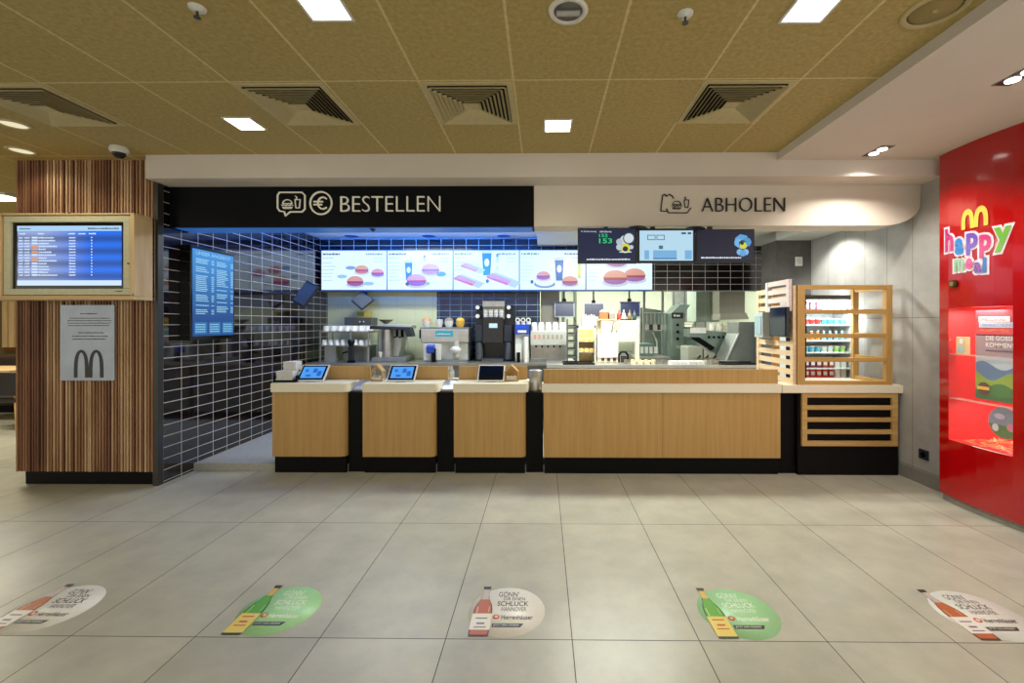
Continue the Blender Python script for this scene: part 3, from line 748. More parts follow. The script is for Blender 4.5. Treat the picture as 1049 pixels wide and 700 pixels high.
# ------------------------------------------------------------------ service counters
YC = 4.35
ZTOP, ZSL = .90, .812
def counter(px0, px1, sx0, sx1, up, label, name='till_counter', seam=None, left_open=False):
    x0, x1 = ax(px0, YC), ax(px1, YC); a, b = ax(sx0, YC-.02), ax(sx1, YC-.02)
    big = name != 'till_counter'
    t = thing(name, label, 'counter', ((x0+x1)/2, YC+.2, 0), 'oak fronted till counters' if not big else None)
    m = MB(); zb_ = .168; r = .06
    if big:
        xm = (x0+x1)/2+.01
        m.box(x0, xm-.0015, YC, YC+.3, zb_, ZSL, OAK); m.box(xm+.0015, x1, YC, YC+.3, zb_, ZSL, OAK); m.box(xm-.0015, xm+.0015, YC+.006, YC+.29, zb_+.001, ZSL-.001, BLK)
    else:
        c = [(x1-r+r*math.sin(math.radians(q)), YC+r-r*math.cos(math.radians(q))) for q in range(0, 91, 15)]
        m.prism([(x0, YC)]+c+[(x1, YC+.34), (x0, YC+.34)], 'z', zb_, ZSL, OAK)
    m.build('oak_body', t)
    bx(x0+.008, x1-.008, YC+.03, YC+.3, 0, zb_, BLK).build('plinth', t)
    m = MB(); yk = YC+.36 if not big else YC+.10
    if not big:
        c = [(b-r+r*math.sin(math.radians(q)), YC-.02+r-r*math.cos(math.radians(q))) for q in range(0, 91, 15)]
        m.prism([(a, YC-.02)]+c+[(b, yk), (a, yk)], 'z', ZSL, ZTOP, WORKTOP)
    else:
        m.box(a, b, YC-.02, YC+.12, ZSL, ZTOP, WORKTOP)
    m.build('worktop', t, bevel=.004)
    for (u0, u1) in up:
        yu = YC+.30 if not big else YC+.02
        q0, q1 = ax(u0, yu), ax(u1, yu)
        bx(q0, q1, yu, yu+.025, ZTOP, az(375.5 if not big else 378.3, yu), OAK).build('upstand', t, bevel=.003)
    return t
c1 = counter(279, 354, 277, 356, [(333, 379)], 'oak till counter with cream top and blue tablet, next to the tiled wall')
c2 = counter(371.5, 446, 371, 449, [(425, 459)], 'oak till counter with cream top, middle one with small wooden house at its left')
c3 = counter(465, 538.5, 464, 541, [(470, 489), (489.3, 540)], 'oak till counter with dark tablet, beside the steel canister')
cb = counter(557, 799.5, 555, 801, [(557, 797)], 'wide oak pickup counter with long cream top edge and black plinth', 'pickup_counter')
m = MB(); zc = ZTOP
m.box(ax(557, YC), ax(797, YC), YC+.3, YC+.32, .168, 1.0, BLK); m.build('back_panel', cb)
# black infill cabinets between the counters
for (p0, p1, yf, lb) in ((354.5, 371, YC+.06, 'narrow black cabinet in the gap right of the first till counter'), (446.5, 464.5, YC+.06, 'narrow black cabinet in the gap right of the middle till counter'), (539, 556.5, YC+.06, 'narrow black cabinet carrying the steel canister'), (800.5, 817.5, YC+.06, 'narrow black cabinet between pickup counter and slatted shelf base')):
    x0, x1 = ax(p0-.5, YC)+.004, ax(p1+.5, YC)-.006
    t = thing('infill_cabinet', lb, 'cabinet', ((x0+x1)/2, yf, 0), 'black infill cabinets')
    bx(x0, x1, yf, yf+.4, 0, .80, BLK).build('body', t)
    if p0 != 539:
        e = .014 if p0 < 800 else .03
        w = mat('grey_flap', '#a9abad', .35, metal=.3)
        m = MB(); m.prism([(yf+.03, .805), (yf+.03, .83), (yf+.2, .895), (yf+.2, .805)], 'x', x0+e, x1-.002, w); fl_ = m.build('counter_flap', t)
        bx(x0+e, x1-.002, yf, yf+.03, .80, .812, DGREY).build('tray_slot', fl_)
        if p0 < 800: bx(x0+e, x1-.002, yf+.3, yf+.4, .80, ZTOP, WORKTOP).build('rear_ledge', t)

# tablets
def tablet(px0, px1, label, on=True):
    yb = 4.43; x0, x1 = ax(px0, yb), ax(px1, yb); w = x1-x0; h = .205; th = math.radians(48)
    t = thing('order_tablet', label, 'tablet', ((x0+x1)/2, yb, ZTOP), 'till tablets')
    M = Matrix.Translation(((x0+x1)/2, yb, ZTOP+.012)) @ Matrix.Rotation(math.radians(90)-th+math.radians(0), 4, 'X')
    M = Matrix.Translation(((x0+x1)/2, yb, ZTOP+.012)) @ Matrix.Rotation(-(PI/2-th), 4, 'X')
    m = MB(); m.box(-w/2, w/2, 0, .014, 0, h, WHITE, M); m.build('casing', t, bevel=.004)
    m = MB(); m.box(-w/2+.014, w/2-.014, -.002, 0, .014, h-.014, BLKG, M); m.build('bezel', t)
    if on:
        m = MB(); m.box(-w/2+.034, w/2-.034, -.004, -.002, .034, h-.03, emit('tablet_blue', '#4a9cf0', 1), M); m.build('display', t)
        m = MB(); E = emit('tablet_dark', '#1d5fc0', 1)
        for (a, b, c, d) in ((.05, .09, .06, .12), (.0, .04, .1, .15), (-.06, -.01, .05, .075), (-.08, -.05, .11, .14)): m.box(a, b, -.0055, -.004, c, d, E, M)
        m.build('map_picture', t)
    m = MB(); m.prism([(yb+.02, ZTOP), (yb+.17, ZTOP), (yb+.10, ZTOP+.12)], 'x', (x0+x1)/2-.05, (x0+x1)/2+.05, GREYM); m.build('stand', t)
tablet(302.5, 331.5, 'white tablet with blue screen on the till counter next to the tiled wall')
tablet(395.5, 424.5, 'white tablet with blue screen on the middle till counter')
tablet(488.5, 516.5, 'white tablet with dark screen left of the small wooden house', False)

# small wooden donation houses
def house(px0, px1, label, red=False):
    Y = 4.5; x0, x1 = ax(px0, Y), ax(px1, Y); w = x1-x0; xc = (x0+x1)/2; h = .1; ht = .17; th = .01
    t = thing('wooden_house_box', label, 'donation box', (xc, Y, ZTOP), 'little wooden house boxes')
    z = ZTOP; o = [(x0, z), (x1, z), (x1, z+h), (xc, z+ht), (x0, z+h)]
    i_ = [(x0+th, z+th), (x1-th, z+th), (x1-th, z+h-.004), (xc, z+ht-.016), (x0+th, z+h-.004)]
    m = MB(); n = 5
    for y0, y1 in ((Y, Y+.012), (Y+.09, Y+.102)):
        for k in range(n):
            j = (k+1) % n; m.prism([o[k], o[j], i_[j], i_[k]], 'y', y0, y1, OAKX)
    for k in range(n):
        j = (k+1) % n; m.prism([o[k], o[j], i_[j], i_[k]], 'y', Y+.012, Y+.09, OAKX) if k in (0, 2, 3) else None
    m.build('wooden_frame', t)
    m = MB(); m.box(x0+.005, x0+.007, Y+.012, Y+.09, z+.01, z+h-.004, GLASS); m.box(x1-.007, x1-.005, Y+.012, Y+.09, z+.01, z+h-.004, GLASS); m.build('clear_pane', t)
    m = MB(); m.box(x0+th+.01, x1-th-.01, Y+.03, Y+.034, z+th, z+h*.55, WHITE)
    if red: m.text('M', P_('rust', '#b0482c'), (xc-.02, Y+.028, z+.045), (1, 0, 0), (0, 0, 1), width=.04, height=.02)
    else: dash(m, x0+th+.02, z+.04, w*.4, .01, P_('grey', '#4a4846'), y=Y+.027)
    m.build('card_insert', t)
    m = MB(); m.ball((xc, Y+.05, z+.025), .018, mat('coins', '#a5824a', .4, metal=.5)); m.build('coins', t)
house(379.5, 391.5, 'small wooden house box with pale insert on the middle till counter')
house(516.5, 531, 'small wooden house box right of the dark tablet', True)
# straw / jar holder
x = ax(461, 4.76)
t = thing('glass_jar', 'small clear glass jar on the counter slope between second and third tills', 'jar', (x, 4.76, ZTOP))
MB().lathe((x, 4.76, ZTOP), [(.04, 0), (.048, .02), (.05, .07), (.038, .085), (.045, .095)], glass('jar_glass', '#dfe8ea', .05, .35), 18).build('glass_body', t)
m = MB()
for k in range(6): q = k*1.05; m.cyl((x+.015*math.cos(q), 4.76+.015*math.sin(q), ZTOP+.01), (x+.026*math.cos(q), 4.76+.026*math.sin(q), ZTOP+.13), .004, WHITE, n=6)
m.build('stirrers', t)
# steel canister
x = ax(548.5, 4.5)
t = thing('steel_canister', 'round brushed steel canister in the gap left of the pickup counter', 'canister', (x, 4.52, .80))
MB().lathe((x, 4.52, .80), [(.062, 0), (.064, .01), (.064, .2), (.060, .205)], STEEL, 24).build('drum', t)
MB().lathe((x, 4.52, 1.0), [(.068, 0), (.068, .012), (.05, .02), (.001, .022)], STEEL, 24).build('lid', t)
# napkin dispenser tray on first counter
x0, x1 = ax(286, 4.5), ax(306, 4.5)
t = thing('napkin_tray', 'black tray on the till counter next to tiled wall, holding paper napkins', 'tray', ((x0+x1)/2, 4.5, ZTOP))
m = MB(); m.box(x0, x1+.03, 4.40, 4.62, ZTOP, ZTOP+.02, BLK); m.box(x0, x0+.01, 4.40, 4.62, ZTOP+.02, ZTOP+.07, BLK); m.box(x1+.02, x1+.03, 4.40, 4.62, ZTOP+.02, ZTOP+.07, BLK)
m.box(x0, x1+.03, 4.61, 4.62, ZTOP+.02, ZTOP+.13, BLK); m.build('tray_body', t, bevel=.003)
NAP = mat('napkin', '#dcdcda', .8)
for k, (dx, dy, z, w) in enumerate(((.015, 4.42, .021, .17), (.05, 4.48, .112, .13))):
    t = thing('napkin_stack', ['lower stack of white paper napkins in the black tray', 'upper stack of white paper napkins topping the black tray pile'][k], 'napkins', (x0+dx+w/2, dy+.06, ZTOP+z), 'napkins in the black tray')
    m = MB()
    for q in range(9):
        j = random.uniform(-.006, .006); m.box(x0+dx+j, x0+dx+w+j, dy, dy+.12, ZTOP+z+q*.01, ZTOP+z+q*.01+.008, NAP)
    m.build('napkins', t)

# ------------------------------------------------------------------ slatted shelf base + rack at right
YR = 4.35
x0, x1 = ax(818, YR), ax(921, YR)
t = thing('shelf_counter', 'black low counter with cream top and pale wood slat grille at right', 'counter', ((x0+x1)/2, YR+.2, 0))
bx(x0, x1, YR+.012, YR+.55, 0, ZSL, mat('black_stained_wood', '#0c090a', .6, spec=.15, noise=(14, .3))).build('cabinet_body', t)
bx(ax(800.5, YR), ax(924, YR), YR-.02, YR+.55, ZSL, ZTOP-.01, WORKTOP).build('worktop', t, bevel=.004)
m = MB(); g0, g1 = ax(821, YR), ax(919, YR); gz0, gz1 = az(457, YR, 870), az(403, YR, 870)
m.box(g0, g0+.055, YR-.012, YR+.012, gz0, gz1, PINEX); m.box(g1-.06, g1, YR-.012, YR+.012, gz0, gz1, PINEX)
gz1 = min(gz1, ZSL); n = 5; rail = .042; pitch = (gz1-gz0-rail)/(n-1)
OG = wood('grille_wood', '#b48d50', '#c7a468', 'x', .5, 10, .06)
m = MB(); m.box(g0, g0+.05, YR-.012, YR+.012, gz0, gz1, OG); m.box(g1-.055, g1, YR-.012, YR+.012, gz0, gz1, OG)
for k in range(n): m.box(g0+.05, g1-.055, YR-.012, YR+.008, gz0+k*pitch, gz0+k*pitch+(rail if k else .05), OG)
m.build('slat_grille', t)
# rack
ZT2 = ZTOP-.01
r0, r1 = ax(817, YR), ax(914.5, YR); rt = az(292, YR, 860)
t = thing('oak_display_rack', 'open oak display rack with horizontal rails standing on the right counter', 'rack', ((r0+r1)/2, YR+.2, ZT2))
pw = .075
for xa in (r0, r1-.062): bx(xa, xa+(pw if xa == r0 else .062), YR, YR+.05, ZT2, rt, OAK).build('front_post', t, bevel=.003)
for xa in (r0, r1-.062): bx(xa, xa+(pw if xa == r0 else .062), YR+.46, YR+.5, ZT2, rt, OAK).build('rear_post', t, bevel=.003)
for (a, b) in ((296.5, 291.5), (321.5, 317), (346.5, 342), (371, 366.5), (395, 390.5)):
    za, zb_ = max(az(a, YR, 860), ZT2), min(az(b, YR, 860), rt)
    bx(r0+pw, r1-.062, YR+.003, YR+.04, za, zb_, OAKX).build('rail', t, bevel=.002)
    m = MB(); m.box(r1-.05, r1-.012, YR+.05, YR+.46, za, zb_, OAKX); m.build('side_rail', t)
# slatted screens along the left side of the rack (run back into the kitchen)
def side_screen(x, y0, y1, z0, z1, n, label, mt, cat='screen panel'):
    t = thing('slatted_side_screen', label, cat, (x, (y0+y1)/2, z0), 'pale slatted side screens')
    m = MB()
    m.box(x-.015, x+.015, y0, y0+.05, z0, z1, mt); m.build('post', t)
    m = MB(); m.box(x-.015, x+.015, y1-.05, y1, z0, z1, mt); m.build('post', t)
    m = MB(); h = (z1-z0)/(n*1.75-.75)
    for k in range(n): m.box(x-.011, x+.011, y0+.05, y1-.05, z0+k*1.75*h, z0+k*1.75*h+h, mt)
    m.build('slats', t)
LAV = wood('bleached_oak', '#c9ad86', '#dcc4a2', 'y', .5, 10, .06)
side_screen(2.485, 4.36, 5.1, .892, az(298, 5.05, 778), 11, 'tall pale slatted screen running back from the display rack into the kitchen', LAV)
side_screen(2.45, 4.37, 4.83, 1.62, az(286, 4.38, 813), 4, 'short taller slatted screen set above the dark monitor', wood('pale_lilac_oak', '#c8b8b4', '#d8c8c4', 'y', .5, 10, .06))
# monitor on it
t = thing('side_monitor', 'black monitor mounted on the slatted screen left of the display rack', 'monitor', (2.44, 4.6, 1.36))
bx(2.405, 2.44, 4.36, 4.68, az(345, 4.5, 800), az(315, 4.5, 800), BLKG).build('casing', t, bevel=.004)
bx(2.40, 2.405, 4.375, 4.665, az(345, 4.5, 800)+.015, az(315, 4.5, 800)-.015, mat('monitor_dark_blue', '#0c1830', .1)).build('display', t)
bx(2.44, 2.476, 4.48, 4.56, 1.42, 1.52, DGREY).build('wall_bracket', t)
t = thing('receipt_machine', 'pale grey kitchen box behind the black side monitor', 'monitor', (2.43, 4.85, 1.36))
bx(2.36, 2.44, 4.74, 4.92, az(346, 4.75, 790), az(320, 4.75, 790), mat('pale_grey_case', '#a9b5b4', .4)).build('casing', t, bevel=.006)
bx(2.44, 2.478, 4.80, 4.86, 1.42, 1.5, DGREY).build('wall_bracket', t)
bx(2.352, 2.36, 4.76, 4.90, az(343, 4.75, 790), az(324, 4.75, 790), mat('pale_screen', '#8fa6ae', .15)).build('display', t)

# ------------------------------------------------------------------ open cooler behind the rack
YK = 5.0
k0, k1 = ax(823, YK), ax(878.5, YK); kz1 = az(307, YK, 850)
t = thing('open_cooler', 'tall open chilled display cabinet seen through the oak rack', 'cooler', ((k0+k1)/2, YK+.3, .075))
m = MB(); m.box(k0, k0+.035, YK, YK+.358, .075, kz1, BLK); m.box(k1-.045, k1, YK, YK+.358, .075, kz1, BLK); m.build('side_panels', t)
MB().box(k1-.048, k1-.045, YK+.012, YK+.358, .46, kz1-.002, mat('cooler_liner', '#d2dada', .4)).box(k0+.035, k0+.038, YK+.012, YK+.358, .46, kz1-.002, MC['cooler_liner']).build('liner', t)
bx(k0, k1, YK+.36, YK+.64, .075, kz1, mat('cooler_back', '#cfd6d6', .4)).build('back_panel', t)
bx(k0-.005, k1+.005, YK-.01, YK+.64, kz1, kz1+.05, GREYM).build('header', t)
bx(k0+.035, k1-.045, YK+.02, YK+.358, .075, .45, GREYM).build('base_cabinet', t)
shz = [az(q, YK+.1, 850) for q in (386.5, 376.5, 360.5, 348.5, 332.5, 318.5)]
for z in shz: bx(k0+.035, k1-.045, YK+.03, YK+.358, z-.014, z, mat('cooler_shelf', '#dfe6e6', .25)).build('shelf', t)
bx(k0+.05, k1-.06, YK+.06, YK+.1, kz1-.02, kz1-.001, emit('added_cooler_tube', '#eef8ff', 6)).build('added_light_tube', t)
lamp_light('AREA', 'cooler_fill_light', ((k0+k1)/2, YK-.02, kz1-.04), 16, (.92, .98, 1), rot=(math.radians(42), 0, 0), size=.45)  # tube and this light in front are added to brighten the shelves
KCOL = ['#b7322e', '#c9403a', '#d98a2e', '#5aa7bd', '#3f8f9e', '#c4d6d0', '#e0d8c8', '#6d2f4a', '#8a3a34']
def product(kind, x, y, z, label, col, grp, src={}):
    key = (kind, col)
    if key in src: return dup(src[key], (x, y, z), label)
    cat = {'bottle': 'bottle', 'carton': 'carton', 'tub': 'tub'}[kind]
    t = thing({'bottle': 'drink_bottle', 'carton': 'snack_carton', 'tub': 'salad_tub'}[kind], label, cat, (x, y, z), grp)
    c = mat('pack_'+col.strip('#'), col, .35); o = Vector((x, y, z))
    if kind == 'bottle':
        MB().lathe(o, [(.02, 0), (.024, .006), (.024, .06), (.010, .085), (.010, .095)], c, 12).build('bottle_body', t)
        MB().lathe(o+Vector((0, 0, .095)), [(.012, 0), (.012, .012), (.001, .013)], WHITE, 10).build('cap', t)
    elif kind == 'carton':
        bx(x-.027, x+.027, y-.03, y+.03, z, z+.095, c).build('carton_body', t, bevel=.003)
        bx(x-.02, x+.02, y-.032, y-.03, z+.03, z+.07, WHITE).build('front_label', t)
    else:
        MB().lathe(o, [(.024, 0), (.034, .06)], c, 14).build('tub_body', t)
        MB().lathe(o+Vector((0, 0, .06)), [(.037, 0), (.037, .006), (.001, .01)], glass('tub_lid_glass', '#ffffff', .1, .5) if 'tub_lid_glass' not in MC else MC['tub_lid_glass'], 14).build('tub_lid', t)
    src[key] = t; return t
rows = [('carton', ['#c9403a', '#b7322e', '#e0d8c8'], 'lowest'), ('carton', ['#6d2f4a', '#8a3a34', '#c4d6d0'], 'second lowest'), ('tub', ['#5aa7bd', '#c4d6d0', '#8fbf6a'], 'third lowest'),
        ('bottle', ['#d98a2e', '#7fc0d0', '#7fc0d0'], 'third highest'), ('tub', ['#b7322e', '#3f8f9e', '#5aa7bd'], 'second highest'), ('carton', ['#8a2a3a', '#c8d8d8', '#c8d8d8'], 'highest')]
CN = {'#c9403a': 'bright red', '#b7322e': 'deep red', '#e0d8c8': 'cream', '#6d2f4a': 'plum', '#8a3a34': 'brown red', '#c4d6d0': 'pale green', '#5aa7bd': 'teal blue', '#8fbf6a': 'leaf green', '#d98a2e': 'orange', '#7fc0d0': 'sky blue', '#3f8f9e': 'dark teal', '#8a2a3a': 'wine red', '#c8d8d8': 'whitish'}
for (kind, cols, wh), z in zip(rows, shz):
    x = k0+.035+.034; n = int((k1-.045-k0-.035)/.07)
    for i in range(n):
        c = cols[min(2, int(i*3/n))]
        product(kind, x+i*.07, YK+.08, z, f'{CN[c]} {"snack " if kind=="carton" else "drink " if kind=="bottle" else "salad "}{kind} on the {wh} shelf of the chilled cabinet', c, f'{kind}s on cooler shelves')

# light switch on the pier
a = at(818, 268, 5.81)
t = thing('pier_switch', 'white square wall switch high on the dark concrete pier', 'switch', (a[0], 5.81, a[1]))
bx(a[0]-.045, a[0]+.045, 5.795, 5.81, a[1]-.06, a[1]+.06, WHITE).build('plate', t, bevel=.003)
bx(a[0]-.025, a[0]+.025, 5.789, 5.795, a[1]-.03, a[1]+.03, mat('switch_key', '#c5c3ba', .4)).build('rocker', t)
# socket on the concrete wall
a = atx(947, 466, XR)
t = thing('wall_socket', 'black power socket low on the grey concrete side wall', 'socket', (XR, a[0], a[1]))
bx(XR-.012, XR, a[0]-.05, a[0]+.05, a[1]-.045, a[1]+.045, DGREY).build('plate', t, bevel=.003)
MB().cyl((XR-.014, a[0], a[1]), (XR-.008, a[0], a[1]), .024, BLKG, n=18).build('outlet', t)

# ------------------------------------------------------------------ red curved display wall
CURVE = [(3.40, 3.80), (3.385, 3.70), (3.380, 3.58), (3.382, 3.46), (3.392, 3.34), (3.408, 3.22), (3.435, 3.08), (3.475, 2.92), (3.53, 2.75), (3.60, 2.58), (3.70, 2.40), (3.85, 2.2)]
def cx(Y):
    for (a, b), (c, d) in zip(CURVE, CURVE[1:]):
        if b >= Y >= d: return a+(c-a)*(b-Y)/(b-d)
    return CURVE[0][0] if Y > CURVE[0][1] else CURVE[-1][0]
def surf(px, py):
    best = None; Y = 2.6
    while Y < 3.8:
        X = cx(Y); y_, z_ = atx(px, py, X); e = abs(y_-Y)
        if best is None or e < best[0]: best = (e, Y, z_)
        Y += .002
    return best[1], best[2]
WY0, WY1, WZ0, WZ1 = 3.22, 3.70, .53, 1.625
t = thing('red_display_wall', 'glossy curved red wall with lit display window and happy meal sign', 'display wall', (3.6, 3.2, 0))
m = MB(); ys = sorted({b for a, b in CURVE} | {WY0, WY1, 3.76, 3.64, 3.52, 3.40, 3.28, 3.15, 3.0, 2.83, 2.66, 2.49, 2.3}, reverse=True)
def wallpt(Y, z, off=0): return (cx(Y)-off, Y, z)
for a, b in zip(ys, ys[1:]):
    segs = [(.06, ZW)] if not (a <= WY1+1e-6 and b >= WY0-1e-6) else [(.06, WZ0), (WZ1, ZW)]
    for z0, z1 in segs: m.add([wallpt(a, z0), wallpt(b, z0), wallpt(b, z1), wallpt(a, z1)], [(0, 1, 2, 3)], RED, True)
m.add([(3.40, 3.80, .06), (XR-.0, 3.80, .06), (XR-.0, 3.80, ZW), (3.40, 3.80, ZW)], [(0, 1, 2, 3)], RED)
m.add([(3.85, 2.2, .06), (4.2, 2.2, .06), (4.2, 2.2, ZW), (3.85, 2.2, ZW)], [(3, 2, 1, 0)], RED)
m.build('curved_shell', t)
m = MB()
for a, b in zip(ys, ys[1:]):
    m.add([wallpt(a, 0, -.03), wallpt(b, 0, -.03), wallpt(b, .075, -.03), wallpt(a, .075, -.03)], [(0, 1, 2, 3)], PLINTHG, True)
m.build('grey_plinth', t)
# display niche
NX = 3.80
m = MB(); a0, a1 = cx(WY0), cx(WY1)
m.add([(NX, WY1, WZ0), (NX, WY0, WZ0), (NX, WY0, WZ1), (NX, WY1, WZ1)], [(0, 1, 2, 3)], REDI)
m.add([(a1, WY1, WZ0), (NX, WY1, WZ0), (NX, WY1, WZ1), (a1, WY1, WZ1)], [(0, 1, 2, 3)], REDI)
m.add([(a0, WY0, WZ0), (NX, WY0, WZ0), (NX, WY0, WZ1), (a0, WY0, WZ1)], [(0, 1, 2, 3)], REDI)
m.add([(a0, WY0, WZ0), (NX, WY0, WZ0), (NX, WY1, WZ0), (a1, WY1, WZ0)], [(0, 1, 2, 3)], REDI)
m.add([(a0, WY0, WZ1), (NX, WY0, WZ1), (NX, WY1, WZ1), (a1, WY1, WZ1)], [(0, 1, 2, 3)], REDI)
m.build('display_niche', t)
m = MB(); m.add([(a1+.002, WY1, WZ0), (a0+.002, WY0, WZ0), (a0+.002, WY0, WZ1), (a1+.002, WY1, WZ1)], [(0, 1, 2, 3)], glass('window_glass', '#ffe6e6', .03, .07)); m.build('glass_pane', t)
for z in (1.245, .88):
    m = MB(); m.prism([(a1+.01, WY1), (a0+.01, WY0), (3.46, WY0), (3.46, WY1)], 'z', z-.008, z, glass('shelf_glass', '#e8c8b8', .05, .5) if 'shelf_glass' not in MC else MC['shelf_glass']); m.build('glass_shelf', t)
lamp_light('AREA', 'niche_light', (3.55, 3.46, WZ1-.02), 6, (1, .85, .8), size=.25)
lamp_light('AREA', 'niche_light_low', (3.62, 3.46, .85), 2.2, (1, .8, .75), rot=(0, 0, 0), size=.2)
# poster inside
pX = 3.475
def pz(py, Y=3.4): 
    return H-(py-YP)*Y/450
t2 = thing('toy_poster', 'green landscape poster reading KOMMEN! inside the red display window', 'poster', (pX, 3.4, .88))
py0, py1 = 3.56, WY0+.005
bx(pX, pX+.012, py1, py0, .90, 1.60, P_('pale_sky', '#c8dbe8')).build('poster_sheet', t2)
m = MB(); q = pX-.002
def pbox(y0, y1, z0, z1, mt, d=0): m.box(pX-.002-d, pX-.001-d, y0, y1, z0, z1, mt)
pbox(py1, py0, 1.40, 1.60, P_('poster_red', '#cf3a44')); pbox(py1, py0, 1.24, 1.41, P_('poster_grey', '#97868c'))
# soft hills as layered polygons
def hill(base, amp, ph, z0, mt, d, ymin=None):
    n = 16; pts = []
    for i in range(n+1):
        Y = py0+(py1-py0)*i/n; pts.append((pX-.002-d, Y, base+amp*math.sin(ph+i*.42)))
    pts += [(pX-.002-d, py1, z0), (pX-.002-d, py0, z0)]
    m.poly(pts, mt)
hill(1.17, .03, .5, 1.0, P_('hill_blue', '#5f86b0'), .0006); hill(1.09, .035, 2.2, .95, P_('hill_lime', '#8faf3a'), .0012); hill(1.01, .025, 4.0, .90, P_('hill_green', '#3f7d38'), .0018)
hill(.945, .015, 1.0, .90, P_('hill_dark', '#2f6a34'), .0022)
m.build('landscape_print', t2)
m = MB(); R_ = (0, -1, 0); U_ = (0, 0, 1); qx2 = pX-.006
PW = P_('white', '#f0ecea')
m.box(pX-.004, pX-.003, 3.30, 3.535, 1.508, 1.55, PW); m.box(pX-.0045, pX-.003, 3.26, 3.53, 1.465, 1.505, P_('ice', '#cfe0f0'))
m.text('SPIELZEUG', P_('poster_text_red', '#c8383a'), (qx2, 3.525, 1.515), R_, U_, width=.19, height=.028)
m.text('ÜBERRASCHUNG', P_('poster_text_blue', '#3a7ab8'), (qx2, 3.52, 1.472), R_, U_, width=.245, height=.028)
m.text('IM HAPPY MEAL', P_('poster_orange', '#f08a3a'), (qx2, 3.52, 1.43), R_, U_, width=.22, height=.025)
m.text('DIE GOBSHU', PW, (qx2, 3.475, 1.365), R_, U_, width=.245, height=.036, offset=.01)
m.text('KOMMEN!', PW, (qx2, 3.475, 1.312), R_, U_, width=.2, height=.036, offset=.01)
y_ = 3.475
while y_ > 3.26: k = random.uniform(.01, .03); m.box(qx2, qx2+.001, y_-k, y_, 1.28, 1.292, P_('poster_text_dark', '#5a4a6a')); y_ -= k+.006
m.build('lettering', t2)
# burger-shaped sticker replaced by plain badge; round hanger below
t3 = thing('round_hanger', 'round green and grey picture disc hanging below the poster in display window', 'poster', (3.475, 3.31, .62))
m = MB(); m.cyl((3.475, 3.345, .745), (3.487, 3.345, .745), .118, P_('disc_grey', '#8795a8'), n=32); m.build('disc', t3)
m = MB()
m.poly([(3.473, 3.345+.115*math.cos(math.radians(q)), .745+.115*math.sin(math.radians(q))) for q in range(190, 351, 10)], P_('disc_green', '#4f7f3a'))
m.poly([(3.472, 3.345+.03*math.cos(math.radians(q))-.05, .72+.03*math.sin(math.radians(q))) for q in range(0, 360, 30)], P_('disc_pink', '#d88aa0'))
m.poly([(3.472, 3.345+.04*math.cos(math.radians(q))+.03, .79+.022*math.sin(math.radians(q))) for q in range(0, 360, 30)], P_('disc_lilac', '#c8b8d0'))
m.poly([(3.471, 3.345+.025*math.cos(math.radians(q))+.06, .70+.03*math.sin(math.radians(q))) for q in range(0, 360, 30)], P_('disc_white', '#dcdce0'))
m.build('disc_picture', t3)
MB().cyl((3.48, 3.345, .86), (3.48, 3.345, .875), .004, WHITE, n=6).build('hanger_hook', t3)
t3 = thing('toy_box', 'small pale printed toy box on the upper shelf in the red window', 'box', (3.42, 3.62, 1.245))
m = MB(); m.box(3.41, 3.455, 3.585, 3.66, 1.245, 1.385, P_('toybox', '#d8c48a')); m.build('box_body', t3, bevel=.003)
m = MB(); m.box(3.408, 3.41, 3.59, 3.65, 1.26, 1.31, P_('toybox_blue', '#a8c4c8')); m.box(3.408, 3.41, 3.60, 3.63, 1.33, 1.37, PW); m.build('box_print', t3)
t3 = thing('yellow_oval_badge', 'small brown and yellow oval badge at poster bottom left', 'sticker', (3.465, 3.50, .97))
m = MB(); 
m.poly([(3.468, 3.49+.05*math.cos(math.radians(q)), .985+.05*math.sin(math.radians(q))) for q in range(0, 360, 20)], P_('badge_brown', '#5a3a28'))
m.box(3.464, 3.467, 3.445, 3.54, .975, 1.0, YEL); m.build('badge_face', t3)
# shredded straw filler
m = MB()
for k in range(170):
    Y = random.uniform(WY0+.03, WY1-.06); X = random.uniform(cx(Y)+.03, 3.7); L = random.uniform(.03, .07); a = random.uniform(0, PI)
    z = WZ0+random.uniform(.003, .02+.025*(math.sin(Y*22)+1)/2); dx, dy = L*math.cos(a)/2, L*math.sin(a)/2
    m.box(-L/2, L/2, -.003, .003, 0, .002, random.choice((P_('straw', '#e8b070'), P_('straw2', '#e0905a'))), M=Matrix.Translation((max(X, cx(Y)+.045), Y, z)) @ Matrix.Rotation(a, 4, 'Z') @ Matrix.Rotation(random.uniform(-.4, .4), 4, 'Y'))
tag(m.build('straw_filling', loc=(3.55, 3.45, WZ0)), 'orange paper straw scattered over the red display window floor', 'straw', kind='stuff')
